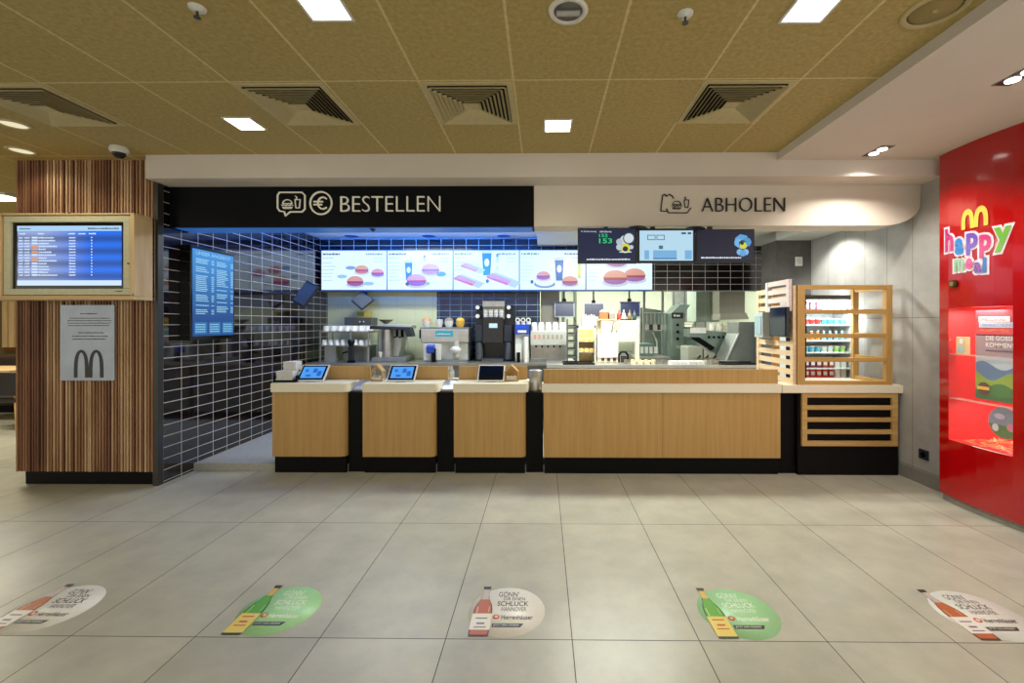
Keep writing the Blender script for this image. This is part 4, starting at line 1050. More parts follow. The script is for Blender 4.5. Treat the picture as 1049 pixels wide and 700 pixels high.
# arches and lettering on the curved wall
t = thing('arches_wall_sign', 'yellow arches emblem above happy meal lettering on the curved red wall', 'sign', (3.39, 3.5, 2.1))
Ya, Za = surf(985.5, 236); Yb, Zb = surf(1013, 209)
m = MB()
for q in arches(Zb-Za, Ya-Yb, .045, .031):
    vs = [(cx(Ya-u)-.006, Ya-u, Za+v) for u, v in q]; m.poly(vs, YEL)
m.build('arches_emblem', t)
t = thing('happy_meal_wall_sign', 'colourful happy meal lettering with white outline on the curved red wall', 'sign', (3.39, 3.45, 1.95))
def letter(ch, col, px0, px1, py0_, py1_, rot=0):
    Y0, zb_ = surf(px0, py1_); Y1, zt_ = surf(px1, py0_)
    zb_ = surf((px0+px1)/2, py1_)[1]; zt_ = surf((px0+px1)/2, py0_)[1]
    w, h = Y0-Y1, zt_-zb_
    for off, c, d, ex in ((.11, P_('outline_white', '#ead4dc'), .004, .016), (.045, P_(col, {'magenta': '#b82a72', 'blue': '#1a78c0', 'violet': '#6a4ab0', 'rose': '#c03070', 'green': '#6aa83c', 'mint': '#8fbf9a', 'pink': '#d04a8a', 'lilac': '#7a4aa0', 'azure': '#1f6ab8'}[col]), .008, 0)):
        o = MB()
        def fn(a, b):
            Y = Y0+ex-a; return Vector((cx(Y)-d, Y, zb_-ex+b))
        mm.text(ch, c, (0, 0, 0), (1, 0, 0), (0, 0, 1), width=w+2*ex, height=h+2*ex, offset=off, fn=fn)
mm = MB()
for a in (('h', 'magenta', 969, 977.5, 234, 258), ('a', 'blue', 979, 988, 244, 261), ('p', 'violet', 990.5, 1002.5, 238.5, 261), ('p', 'rose', 1004, 1016.5, 240, 264), ('y', 'green', 1019, 1037.5, 232, 258)): letter(*a)
mm.build('happy_lettering', t)
mm = MB()
for a in (('m', 'mint', 978, 988.5, 265, 278), ('e', 'pink', 990, 997, 264.5, 276), ('a', 'lilac', 998.5, 1006, 268.5, 280), ('l', 'azure', 1007.5, 1011.5, 264, 279.5)): letter(*a)
mm.build('meal_lettering', t)
y_, z_ = surf(978, 291)
t = thing('round_door_knob', 'small round dark knob below the happy meal lettering', 'knob', (cx(y_), y_, z_))
MB().cyl((cx(y_)-.02, y_, z_), (cx(y_), y_, z_), .033, mat('dark_brass', '#4a3c22', .3, metal=.7), n=20).build('knob_plate', t)
MB().cyl((cx(y_)-.028, y_, z_), (cx(y_)-.02, y_, z_), .018, mat('lock_brass', '#9a8450', .3, metal=.8), n=16).build('lock_cylinder', t)

# ------------------------------------------------------------------ floor stickers
def sticker(x0, green, label):
    yc = 2.285; r = .198
    t = thing('floor_sticker', label, 'floor sticker', (x0, yc, 0), 'round drink advert stickers on the floor')
    base = P_('sticker_green', '#9ccf98') if green else P_('sticker_white', '#dcdad2')
    MB().lathe((x0, yc, 0), [(r, .0002), (r, .0012), (.001, .0012)], base, 48).build('disc', t)
    # bottle lying as a print
    bx_, by = x0-.125, yc-.19; hgt = .395
    half = [(0, 0), (.047, 0), (.05, .02), (.05, .18), (.044, .23), (.024, .28), (.017, .30), (.017, .37), (.019, .375), (.019, .395), (0, .395)]
    def outl(z0, z1, k=1.0):
        pts = []
        def wat(z):
            for (a, b), (c, d) in zip(half[1:-1], half[2:-1]):
                if b <= z <= d and d > b: return a+(c-a)*(z-b)/(d-b)
            return half[-2][0]
        n = 10; zs = [z0+(z1-z0)*i/n for i in range(n+1)]
        return [(bx_+wat(z)*k, by+z) for z in zs]+[(bx_-wat(z)*k, by+z) for z in reversed(zs)]
    m = MB()
    def fl(z0, z1, c, h, k=1.0):
        m.poly([(p[0], p[1], h) for p in outl(z0, z1, k)], c)
    if green:
        fl(0, .395, P_('bottle_darkgreen', '#27452a'), .0018); fl(.012, .3, P_('bottle_green', '#5aa02c'), .0022, .86); fl(.01, .155, P_('label_yellow', '#dcc45e'), .0026, .97); fl(.30, .368, P_('neck_gold', '#c9a74a'), .0026, .95)
        fl(0, .012, P_('bottle_darkgreen', '#27452a'), .0028)
    else:
        fl(0, .395, P_('bottle_brown', '#57281a'), .0018); fl(.012, .28, P_('bottle_amber', '#b05e30'), .0022, .86); fl(.045, .165, P_('label_cream', '#dedad0'), .0026, 1.0); fl(.28, .368, P_('neck_silver', '#b9aea6'), .0026, .95)
    fl(.375, .395, P_('cap_dark', '#3a3430'), .003, 1.1)
    for z in ((.06, .012), (.085, .02), (.125, .014)):
        w = .03 if z[0] != .085 else .02
        m.box(bx_-w, bx_+w, by+z[0], by+z[0]+z[1]*.6, .0028, .003, P_('label_ink_red' if green else 'label_ink', '#b5502a' if green else '#6f6a80'))
    for dx, wd, a_, b_ in ((-.033, .006, .02, .2), (.028, .004, .03, .2)):
        m.box(bx_+dx, bx_+dx+wd, by+a_+(.15 if not green else .14), by+b_+.02, .0024, .0025, P_('shine_green' if green else 'shine_amber', '#a9c86a' if green else '#e0a878'))
    m.build('bottle_print', t)
    ink = P_('ink_white', '#e6f0e0') if green else P_('ink_black', '#25221f')
    m = MB(); R, U = (1, 0, 0), (0, 1, 0); z = .0018
    xo = x0-.055
    m.text("GÖNN'", ink, (xo, yc+.115, z), R, U, width=.11, height=.052)
    m.text('DIR EINEN', ink, (xo+.03, yc+.085, z), R, U, width=.115, height=.026)
    m.text('SCHLUCK', ink, (xo, yc+.037, z), R, U, width=.165, height=.04, offset=.01)
    m.text('HANNOVER', ink, (xo+.025, yc-.005, z), R, U, width=.13, height=.034)
    m.text('Herrenhäuser', ink, (xo+.03, yc-.068, z), R, U, width=.16, height=.034, offset=.015)
    m.build('lettering', t)
    m = MB(); m.lathe((xo+.003, yc-.048, .0013), [(.018, 0), (.018, .0006), (.001, .0006)], P_('logo_red', '#d8543c'), 16)
    m.lathe((xo+.003, yc-.048, .002), [(.009, 0), (.009, .0003), (.001, .0003)], base, 14); m.build('round_logo', t)
    m = MB(); m.poly([(xo-.012, yc-.125, .002), (xo+.13, yc-.125, .002), (xo+.145, yc-.098, .002), (xo-.012, yc-.098, .002)], P_('ribbon', '#33302c')); m.build('ribbon', t)
    m = MB(); m.text('JETZT DEIN KIEZBIER', P_('ink_white', '#e6f0e0'), (xo-.004, yc-.119, .0026), R, U, width=.128, height=.014); m.build('ribbon_lettering', t)
sticker(-2.575, False, 'white round floor sticker with amber bottle, at the left photo edge')
sticker(-1.375, True, 'green round floor sticker with green bottle, left of the middle white one')
sticker(-.185, False, 'white round floor sticker with amber bottle in front of the till counters, middle one')
sticker(1.01, True, 'green round floor sticker with green bottle, right of the middle white one')
sticker(2.245, False, 'white round floor sticker with amber bottle, nearest the red wall')

# ------------------------------------------------------------------ kitchen furniture and machines
ZK = .92
kx0 = -3.45
def worktable(x0, x1, y0, y1, z, label, name='steel_worktable', front=STEELD):
    t = thing(name, label, 'counter', ((x0+x1)/2, (y0+y1)/2, .075))
    bx(x0, x1, y0, y1, z-.04, z, STEEL).build('top', t, bevel=.004)
    bx(x0+.02, x1-.02, y0+.04, y1-.01, .2, z-.04, front).build('cabinet', t)
    for sx in (x0+.05, x1-.05):
        for sy in (y0+.08, y1-.06): MB().cyl((sx, sy, .075), (sx, sy, .2), .02, GREYM, n=10).build('foot', t)
    return t
XM0 = ax(425, 6.6)
worktable(kx0, XM0-.01, 6.35, 7.18, ZK, 'long steel worktable under the espresso machine along the cream wall')
worktable(XM0, ax(590, 6.4), 6.35, 7.18, ZK, 'steel back counter carrying the black coffee machine and drink dispenser', 'steel_back_counter')
YPs = 5.55
worktable(ax(560, YPs), ax(781, YPs), YPs, 6.3, .965, 'steel pass counter right behind the oak pickup counter', 'steel_pass_counter')
bx(ax(560, YPs), ax(781, YPs), YPs-.012, YPs, .93, .972, mat('bright_edge_steel', '#dcdcd6', .25, metal=.3)).build('front_edge', bpy.data.objects['steel_pass_counter'])

# hanging tilted monitors
def tilt_monitor(px0, px1, py0, py1, Y, label, top, rx, ry, rz, wall=False):
    a = at((px0+px1)/2, (py0+py1)/2, Y); w = (ax(px1, Y)-ax(px0, Y))
    h = az(py0, Y)-az(py1, Y)
    t = thing('hanging_monitor', label, 'monitor', (a[0], Y, a[1]), 'monitors hanging in the kitchen')
    M = Matrix.Translation((a[0], Y, a[1])) @ Matrix.Rotation(rz, 4, 'Z') @ Matrix.Rotation(ry, 4, 'Y') @ Matrix.Rotation(rx, 4, 'X')
    m = MB(); m.box(-w*.5, w*.5, -.02, .025, -h*.42, h*.42, mat('monitor_case', '#25282c', .5), M); m.build('casing', t, bevel=.006)
    m = MB(); m.box(-w*.45, w*.45, -.024, -.02, -h*.36, h*.36, mat('monitor_back', '#565b5c', .6), M); m.build('vented_cover', t)
    m = MB(); m.tube([(a[0], Y+.06, a[1]), (a[0]+.02, Y+.1, a[1]+.12), (a[0]+.02, Y+.1, top)] if not wall else [(a[0], Y+.04, a[1]), (a[0]-.1, Y+.12, a[1]+.02), (XL, Y+.12, a[1]+.02)], .016, GREYM); m.build('hanging_arm', t)
tilt_monitor(305.5, 321, 286, 317, 5.4, 'dark tilted monitor hanging beside the tiled side wall', 2.85, math.radians(-20), math.radians(26), math.radians(-12), True)
tilt_monitor(364, 379, 298.5, 317.5, 6.93, 'small dark tilted monitor hanging in front of the cream wall', 2.012, math.radians(-35), math.radians(38), math.radians(-10))

# cups
def make_cup(x, y, z, label, group, r=.035, h=.09, up=False, c=None):
    t = thing('paper_cup', label, 'cup', (x, y, z), group)
    pr = [(r, 0), (r, .006), (r*.92, .012), (r*.72, h), (.001, h)] if not up else [(r*.7, 0), (r*.95, h-.006), (r, h), (r*.9, h-.004), (r*.66, .01), (.001, .01)]
    MB().lathe((x, y, z), pr, c or CUP, 16).build('cup_body', t)
    MB().lathe((x, y, z+(h if up else 0)), [(r*1.02, -.003 if up else 0), (r*1.05, .002), (r*1.02, .006)], c or CUP, 16, closed=False).build('rim', t)
    return t
# cup station (steel shelf with upturned cups)
X0, X1, Y0 = ax(327, 6.5), ax(378, 6.5), 6.5
zS = az(339.5, 6.5); zM = az(354, 6.5)
X0 = max(X0, XL+.03)
t = thing('cup_shelf_rack', 'steel two-tier rack of white cups by the tiled side wall', 'rack', ((X0+X1)/2, Y0+.2, ZK))
for sx in (X0, X0+(X1-X0)*.6, X1-.02): bx(sx, sx+.02, Y0, Y0+.02, ZK, zS, STEEL).build('post', t)
for sx in (X0, X1-.02): bx(sx, sx+.02, Y0+.38, Y0+.4, ZK, zS, STEEL).build('post', t)
for z in (zS, zM): bx(X0, X1, Y0, Y0+.4, z-.02, z, STEEL).build('shelf', t)
bx(X0+.03, X0+.20, Y0+.1, Y0+.36, ZK, zM-.02, STEELW).build('drawer_box', t)
bx(X0+(X1-X0)*.42, X0+(X1-X0)*.95, Y0+.12, Y0+.38, ZK, zM-.02, STEELD).build('milk_cooler', t)
c = None; G = 'upturned white cups on the steel cup rack'
n = 7
for k in range(n):
    for j in range(2):
        p = (X0+.06+k*(X1-X0-.12)/(n-1), Y0+.09+j*.13, zS); lb = f'upturned white cup on top tier of the steel rack, {"front" if j==0 else "rear"} row'
        c = make_cup(*p, lb, G, .045, .08) if c is None else (dup(c, p, lb) and c)
for k in range(8):
    p = (X0+.05+k*(X1-X0-.1)/7, Y0+.07, zM); dup(c, p, 'upturned white cup on lower tier of the steel rack')
# black jug and small black machine
x = ax(357, 6.3)
t = thing('black_grinder', 'slim black coffee grinder in front of the steel cup rack', 'grinder', (x, 6.39, ZK))
bx(x-.05, x+.05, 6.36, 6.42, ZK, ZK+.03, BLK).build('base', t)
bx(x-.04, x+.04, 6.37, 6.41, ZK+.03, ZK+.24, DGREY).build('body', t, bevel=.01)
MB().lathe((x, 6.39, ZK+.24), [(.03, 0), (.05, .06), (.05, .09), (.02, .1)], BLKG, 16).build('hopper', t)
MB().cyl((x-.05, 6.385, ZK+.16), (x-.12, 6.38, ZK+.14), .012, BLK, n=8).build('spout', t)
# dark shelf box with yellow carton above the rack
a = at(355, 333, 7.0); b = at(382, 325.5, 7.0)
t = thing('wall_drawer_box', 'dark grey box shelf on the cream wall above the cup rack', 'shelf', ((a[0]+b[0])/2, 7.05, a[1]))
bx(a[0], b[0], 6.92, 7.2, a[1], b[1], GREYM).build('shelf_box', t, bevel=.004)
for k in range(2): MB().ball((a[0]+.25+k*.06, 6.915, a[1]+.05), .012, WHITE, 8).build('knob', t)
c0 = at(366, 325.5, 7.0)
t = thing('yellow_carton', 'small yellow and green carton on the dark wall shelf', 'carton', (c0[0]+.1, 7.05, b[1]))
bx(c0[0], c0[0]+.19, 6.98, 7.12, b[1], b[1]+.1, mat('carton_yellow', '#b8a04a', .6)).build('carton_body', t, bevel=.003)
bx(c0[0]+.02, c0[0]+.12, 6.976, 6.98, b[1]+.02, b[1]+.08, mat('carton_green', '#5f7a3a', .6)).build('carton_label', t)
# espresso machine
X0, X1 = ax(383, 6.6), ax(420, 6.6); Y0 = 6.45
t = thing('espresso_machine', 'large steel espresso machine with bean bowl against the cream wall', 'coffee machine', ((X0+X1)/2, 6.7, ZK))
zt_ = az(334, 6.5)
bx(X0, X1-.03, Y0+.05, Y0+.5, ZK, ZK+.07, STEELD).build('drip_base', t, bevel=.01)
m = MB(); m.prism([(X0+.04, ZK+.07), (X1-.2, ZK+.07), (X1-.12, zt_-.06), (X1, zt_-.04), (X1, zt_+.01), (X0+.04, zt_+.03)], 'y', Y0+.22, Y0+.48, STEELW); m.build('body', t, bevel=.006)
m = MB(); m.prism([(X0-.02, zt_+.0), (X1+.02, zt_-.02), (X1+.06, zt_-.16), (X1-.02, zt_-.16), (X1-.06, zt_-.06), (X0-.02, zt_-.05)], 'y', Y0+.04, Y0+.24, DGREY); m.build('group_head_hood', t, bevel=.006)
MB().cyl((X0+.2, Y0+.16, ZK+.07), (X0+.2, Y0+.16, zt_-.05), .085, STEEL, n=20).build('boiler_cylinder', t)
for q in (.36, .44): 
    MB().cyl((X0+q, Y0+.12, zt_-.17), (X0+q, Y0+.12, zt_-.06), .02, BLK, n=10).build('group_head', t)
    MB().cyl((X0+q, Y0+.12, zt_-.16), (X0+q, Y0-.02, zt_-.17), .011, BLK, n=8).build('portafilter', t)
MB().lathe((X0+.13, Y0+.3, zt_+.03), [(.03, 0), (.04, .015), (.11, .06), (.12, .065), (.1, .06), (.001, .03)], mat('bean_bowl', '#7c7458', .5), 20).build('bean_bowl', t)
MB().tube([(X1-.03, Y0+.08, zt_-.15), (X1, Y0+.05, zt_-.25), (X1+.0, Y0+.05, zt_-.35)], .008, STEEL).build('steam_wand', t)
for k in range(4):
    lb = 'white cup standing on the drip base of the espresso machine'
    make_cup(X0+.12+k*.1, Y0+.08, ZK+.07, lb, 'cups on the espresso machine', .03, .07, True) if k == 0 else None
# small picture frame on cream wall? kept plain: cream wall notice
# ice cream / topping machine
Ym = 6.55; X0, X1 = ax(431, Ym), ax(480, Ym); z = lambda p: az(p, Ym)
t = thing('ice_cream_machine', 'wide steel ice cream machine with turquoise label left of the coffee machine', 'ice cream machine', ((X0+X1)/2, Ym+.2, ZK))
bx(X0+.03, X1-.03, Ym+.06, Ym+.5, ZK, z(351), STEELW).build('lower_body', t, bevel=.006)
bx(X0, X1, Ym, Ym+.5, z(351), z(337.5), STEEL).build('control_head', t, bevel=.008)
bx(X0-.02, X1, Ym+.02, Ym+.5, z(337.5), z(335.5), STEELD).build('top_tray', t)
bx(ax(446, Ym), ax(464, Ym), Ym-.004, Ym, z(345), z(339), mat('turquoise_label', '#2aa0b4', .4)).build('front_label', t)
m = MB(); yy = Ym-.006; dash(m, ax(447.5, Ym), z(343), .2, .02, WHITE, y=Ym-.007); m.build('label_print', t)
MB().cyl((ax(467, Ym), Ym+.03, z(366)), (ax(467, Ym), Ym+.03, z(349)), .05, STEELW, n=18).build('dispenser_cylinder', t)
MB().lathe((ax(467, Ym), Ym-.02, z(362)), [(.03, 0), (.075, .03), (.08, .07), (.04, .1)], WHITE, 20).build('dispensing_nozzle', t)
bx(ax(434, Ym), ax(452, Ym), Ym-.02, Ym+.06, z(369), z(352.5), WHITE).build('cup_holder_housing', t, bevel=.006)
m = MB(); m.prism([(Ym-.08, z(361)), (Ym-.08, z(355)), (Ym-.02, z(353)), (Ym-.02, z(362))], 'x', ax(438, Ym), ax(446, Ym), BLUEP); m.build('blue_lever', t)
bx(ax(443, Ym), ax(447, Ym), Ym-.07, Ym-.02, z(374) if False else ZK, z(357), BLK).build('black_handle', t)
bx(ax(449, Ym), ax(479, Ym), Ym-.06, Ym+.06, ZK, ZK+.03, STEELD).build('drip_tray', t)
bx(ax(428.5, Ym), X0, Ym+.05, Ym+.15, z(347), z(338), BLK).build('side_knob_box', t)
TG = 'topping tubs on the ice cream machine'
for i, (px, rr, col, nm) in enumerate(((437, .065, '#c98a5a', 'brown sauce'), (450, .055, '#a9a79c', 'grey'), (460, .065, '#8d7a6c', 'dark sprinkle'), (471.5, .065, '#e0b54a', 'bright yellow'))):
    X = ax(px, Ym+.15); t = thing('topping_tub', f'{nm} topping tub standing on the ice cream machine', 'tub', (X, Ym+.15, z(335.5)), TG)
    MB().lathe((X, Ym+.15, z(335.5)), [(rr*.7, 0), (rr, .05), (rr*1.02, .10)], WHITE if i != 3 else mat('tub_yellow', '#d8a83a', .5), 16).build('tub_body', t)
    MB().lathe((X, Ym+.15, z(335.5)+.10), [(rr*1.05, 0), (rr*.95, .02), (rr*.6, .04 if i != 1 else .02), (.001, .048 if i != 1 else .025)], mat('topping_'+nm.split()[0], col, .6), 16).build('topping', t)
# black coffee machine
Ym = 6.6; X0, X1 = ax(485.5, Ym), ax(526, Ym)
t = thing('black_coffee_machine', 'big black coffee machine with lit display and cup rings', 'coffee machine', ((X0+X1)/2, Ym+.2, ZK))
bx(X0, X1, Ym+.18, Ym+.55, ZK, z(312), mat('machine_navy_black', '#10151f', .3)).build('back_body', t, bevel=.01)
bx(ax(494, Ym), ax(515.5, Ym), Ym, Ym+.18, z(352), z(325), BLKG).build('centre_head', t, bevel=.01)
bx(ax(494, Ym), ax(515.5, Ym), Ym-.05, Ym+.2, ZK, z(368), GREYM).build('drip_grid', t)
bx(ax(501, Ym), ax(509.5, Ym), Ym-.004, Ym, z(336), z(331.5), emit('display_blue_white', '#b9d8ff', 1.3)).build('lit_display', t)
for a, b in ((486.5, 494), (516, 524.5)):
    bx(ax(a, Ym), ax(b, Ym), Ym+.02, Ym+.18, z(350), z(333), DGREY).build('side_tower', t, bevel=.006)
    MB().cyl((ax((a+b)/2, Ym), Ym+.08, z(368.5)), (ax((a+b)/2, Ym), Ym+.08, z(351)), .055, GREYM, n=18).build('bean_canister', t)
m = MB()
m.box(ax(494, Ym), ax(516.5, Ym), Ym+.10, Ym+.18, z(326), z(308.5), STEELD); m.box(ax(494, Ym), ax(516.5, Ym), Ym+.04, Ym+.10, z(314), z(308.5), STEEL); m.build('cup_holder_frame', t)
for px in (489, 521):
    for py in (315, 324):
        m = MB(); c_ = (ax(px, Ym), z(py)); m.cyl((c_[0], Ym+.02, c_[1]), (c_[0], Ym+.18, c_[1]), .037, DGREY, n=18)
        m.cyl((c_[0], Ym+.012, c_[1]), (c_[0], Ym+.02, c_[1]), .03, WHITE, n=18); m.build('cup_ring', t)
c = None
for k in range(4):
    X = ax(496.8+k*5.4, Ym); lb = 'tall sleeve of stacked paper cups in the black coffee machine holder'
    if c is None:
        c = thing('cup_sleeve', lb, 'cups', (X, Ym+.07, z(326)), 'cup sleeves in the coffee machine')
        m = MB()
        for q in range(6): m.lathe((X, Ym+.07, z(326)+q*.022), [(.034, 0), (.036, .004), (.03, .02)], mat('sleeve_cup', '#c9c4ba', .6) if q % 2 else CUP, 14)
        m.build('nested_cups', c)
    else: dup(c, (X, Ym+.07, z(326)))
bx(ax(494, Ym), ax(516.5, Ym), Ym+.03, Ym+.10, z(326)-.012, z(326), STEEL).build('cup_shelf', t)
# cone stand with blue label
Ym = 6.5; X0, X1 = ax(527.5, Ym), ax(542, Ym)
t = thing('lid_stand', 'narrow steel lid stand with blue label right of the coffee machine', 'lid dispenser', ((X0+X1)/2, Ym+.1, ZK))
bx(X0, X1, Ym+.06, Ym+.3, ZK, z(336), STEELW).build('body', t, bevel=.006)
m = MB(); m.prism([(Ym, z(342.5)), (Ym, z(336)), (Ym+.06, z(332.5)), (Ym+.3, z(332.5)), (Ym+.3, z(336)), (Ym+.06, z(342.5))], 'x', X0, X1, BLUEP); m.build('blue_label_box', t)
m = MB(); yy = Ym-.004; m.box(X0+.04, X1-.04, Ym-.004, Ym, z(341), z(338.5), WHITE); m.build('label_stripe', t)
bx(ax(528, Ym), ax(534, Ym), Ym-.02, Ym+.06, z(368), z(353), WHITE).build('lid_chute', t)
bx(ax(529.5, Ym), ax(533, Ym), Ym-.04, Ym-.02, z(372) if False else ZK, z(361), BLK).build('black_lever', t)
MB().cyl((ax(538.5, Ym), Ym+.03, ZK), (ax(538.5, Ym), Ym+.03, z(345)), .035, CUP, n=14).build('white_sleeve', t)
for k, px in enumerate((530.5, 536, 541.5)):
    X = ax(px, Ym+.15); t = thing('lid_stack', 'stack of white drink lids on top of the narrow steel lid stand', 'lids', (X, Ym+.15, z(332.5)), 'lid stacks on the blue labelled stand')
    m = MB(); m.cyl((X, Ym+.14, z(332.5)), (X, Ym+.14, z(332.5)+.03), .034, CUP, n=16); m.build('lower_lids', t)
    m = MB(); m.cyl((X, Ym+.10, z(332.5)+.065), (X, Ym+.17, z(332.5)+.06), .037, WHITE, n=18); m.cyl((X, Ym+.096, z(332.5)+.065), (X, Ym+.1, z(332.5)+.065), .02, DGREY, n=14); m.build('tilted_lid', t)
# drinks dispenser
Ym = 6.5; X0, X1 = ax(543.5, Ym), ax(580.5, Ym)
t = thing('drinks_dispenser', 'wide steel soft drink dispenser with row of push buttons', 'drinks dispenser', ((X0+X1)/2, Ym+.25, ZK))
bx(X0, X1, Ym+.15, Ym+.55, ZK, z(354), STEEL).build('splash_panel', t)
bx(X0, X1, Ym, Ym+.55, z(354), z(339), STEELW).build('dispensing_head', t, bevel=.008)
bx(X0, X1, Ym-.02, Ym+.15, ZK, ZK+.03, STEELD).build('drip_tray', t)
for k in range(7): bx(X0+.05+k*.065, X0+.05+k*.065+.035, Ym-.006, Ym, z(347.5), z(343), mat('button_red' if k < 2 else 'button_tan', '#c98a72' if k < 2 else '#a09684', .4)).build('push_button', t)
for k in range(5): MB().cyl((X0+.08+k*.09, Ym+.07, z(356.5)), (X0+.08+k*.09, Ym+.07, z(354)), .012, BLK, n=8).build('nozzle', t)
c = None
for k in range(5):
    p = (X0+.05+k*.107, Ym+.15, z(339)); lb = 'large upturned white cup stack on the soft drink dispenser'
    if c is None:
        c = thing('cup_stack', lb, 'cups', p, 'cup stacks on the drink dispenser'); m = MB()
        for q in range(4): m.lathe((p[0], p[1], p[2]+q*.018), [(.05, 0), (.048, .01), (.036, .07), (.001, .072)], CUP, 16)
        m.build('nested_cups', c)
    else: dup(c, p)

# kitchen order monitors on posts above the pass
YV = 7.3
for px0, px1, py0_, py1_, lb in ((568, 588.5, 309, 325, 'dark blue kitchen monitor above the soft drink dispenser'), (598, 619, 310.5, 325, 'dark blue kitchen monitor, middle one of three above the pass'), (635, 656, 309, 325, 'dark blue kitchen monitor above the white heat panel, right one')):
    x0, x1 = ax(px0, YV), ax(px1, YV); z0, z1 = az(py1_, YV), az(py0_, YV)
    t = thing('kitchen_monitor', lb, 'monitor', ((x0+x1)/2, YV, z0), 'order monitors above the pass')
    M = Matrix.Translation(((x0+x1)/2, YV, (z0+z1)/2)) @ Matrix.Rotation(math.radians(-8), 4, 'X'); w = x1-x0; h = z1-z0
    m = MB(); m.box(-w/2, w/2, 0, .035, -h/2, h/2, mat('silver_bezel', '#a9aeb4', .35, metal=.3), M); m.build('casing', t, bevel=.004)
    m = MB(); m.box(-w/2+.014, w/2-.014, -.003, 0, -h/2+.014, h/2-.014, emit('monitor_navy', '#1a3170', .7), M); m.build('display', t)
    m = MB(); xc = (x0+x1)/2; m.box(xc-.03, xc+.03, YV+.05, YV+.09, z0+.03, z1+.05, DGREY); m.cyl((xc, YV+.07, z1+.02), (xc, YV+.07, 2.72), .014, GREYM, n=10); m.box(xc-.03, xc+.03, YV+.03, YV+.06, (z0+z1)/2-.03, (z0+z1)/2+.03, DGREY); m.build('ceiling_mount', t)

# tray tower
Yt = 6.05; X0, X1 = ax(581, Yt), ax(590.5, Yt); zp = .965; z = lambda p: az(p, Yt)
t = thing('condiment_tower', 'dark four-tier condiment tower left of the warm display', 'rack', ((X0+X1)/2, Yt+.1, zp))
for s in (X0, X1-.012): bx(s, s+.012, Yt, Yt+.2, zp, z(327), GREYM).build('side_panel', t)
for k in range(5):
    zz = zp+.03+k*.105; m = MB(); m.prism([(Yt, zz+.03), (Yt+.19, zz), (Yt+.19, zz+.01), (Yt, zz+.04)], 'x', X0+.012, X1-.012, STEELD); m.box(X0+.02, X1-.02, Yt+.02, Yt+.15, zz+.03, zz+.06, mat('dark_sachets', '#2c3032', .5)); m.build('tier', t)
# warm food display
X0, X1 = ax(591.5, Yt), ax(610.5, Yt)
t = thing('warm_food_display', 'warm lit food display case glowing yellow left of white heat panel', 'food warmer', ((X0+X1)/2, Yt+.1, zp))
m = MB(); m.box(X0, X0+.02, Yt, Yt+.25, zp, z(333.5), STEELW); m.box(X1-.02, X1, Yt, Yt+.25, zp, z(333.5), STEELW); m.box(X0, X1, Yt, Yt+.25, z(336), z(333.5), STEELW); m.box(X0, X1, Yt+.23, Yt+.25, zp, z(336), mat('warm_back', '#d9b878', .5)); m.build('case', t)
for zz in (z(361), z(350)): bx(X0+.02, X1-.02, Yt+.02, Yt+.23, zz-.01, zz, STEEL).build('shelf', t)
bx(X0+.03, X1-.03, Yt+.08, Yt+.12, z(336)-.02, z(336)-.002, emit('warm_tube', '#ffd890', 8)).build('heat_tube', t)
lamp_light('POINT', 'warmer_glow', ((X0+X1)/2, Yt+.08, z(340)), 3.0, (1, .75, .4), shadow_soft_size=.03)
c = None
for zz in (z(361), z(350)):
    for k in range(3):
        p = (X0+.06+k*.07, Yt+.1, zz); lb = 'yellow wrapped burger box on a shelf of the warm food display'
        if c is None:
            c = thing('burger_box', lb, 'food box', p, 'burger boxes in the warm display')
            m = MB(); m.prism([(p[0]-.028, p[2]), (p[0]+.028, p[2]), (p[0]+.032, p[2]+.03), (p[0]-.032, p[2]+.03)], 'y', p[1]-.03, p[1]+.03, mat('box_yellow', '#e0b860', .6)); m.build('box_base', c)
            m = MB(); m.prism([(p[0]-.032, p[2]+.031), (p[0]+.032, p[2]+.031), (p[0]+.025, p[2]+.055), (p[0]-.025, p[2]+.055)], 'y', p[1]-.03, p[1]+.03, mat('box_cream', '#f0d8a0', .6)); m.build('box_lid', c)
        else: dup(c, p)
# white heat panel / holding cabinet
Yh = 6.1; X0, X1 = ax(612, Yh), ax(656, Yh); z = lambda p: az(p, Yh)
t = thing('holding_cabinet', 'large pale steel holding cabinet with bright lit front panel on the pass', 'food warmer', ((X0+X1)/2, Yh+.1, zp))
CR = mat('cream_steel', '#d6c8ae', .45)
bx(X0+.06, X1, Yh+.06, Yh+.14, z(350), z(327), CR).build('back_panel', t)
bx(X0, ax(633, Yh), Yh-.02, Yh+.14, z(366), z(341.5), mat('bright_front', '#efe6d8', .5)).build('front_panel', t, bevel=.004)
bx(X0, ax(640, Yh), Yh, Yh+.14, zp, z(366), CR).build('base_shelf', t)
for px in (616, 622, 628): bx(ax(px, Yh), ax(px+3, Yh), Yh-.004, Yh, zp+.01, zp+.05, DGREY).build('vent_slot', t)
bx(ax(652, Yh), X1, Yh+.06, Yh+.14, zp, z(350), CR).build('right_leg', t)
MB().tube([(ax(626, Yh), Yh-.03, z(341)), (ax(628, Yh), Yh-.03, z(330)), (ax(637, Yh), Yh+.02, z(327))], .01, STEEL).build('lamp_arm', t)
lamp_light('POINT', 'heat_lamp', (ax(628, Yh), Yh-.25, z(346)), 2.5, (1, .86, .72), shadow_soft_size=.05)
m = MB(); m.lathe((ax(628, Yh), Yh-.1, z(341)), [(.05, 0), (.04, .03), (.012, .06)], STEEL, 16); m.build('heat_lamp_shade', t)
X = ax(637, Yh)
Yh = 5.95; t = thing('black_tong_holder', 'black arched utensil holder right of the bright panel', 'utensil holder', (X, Yh, zp))
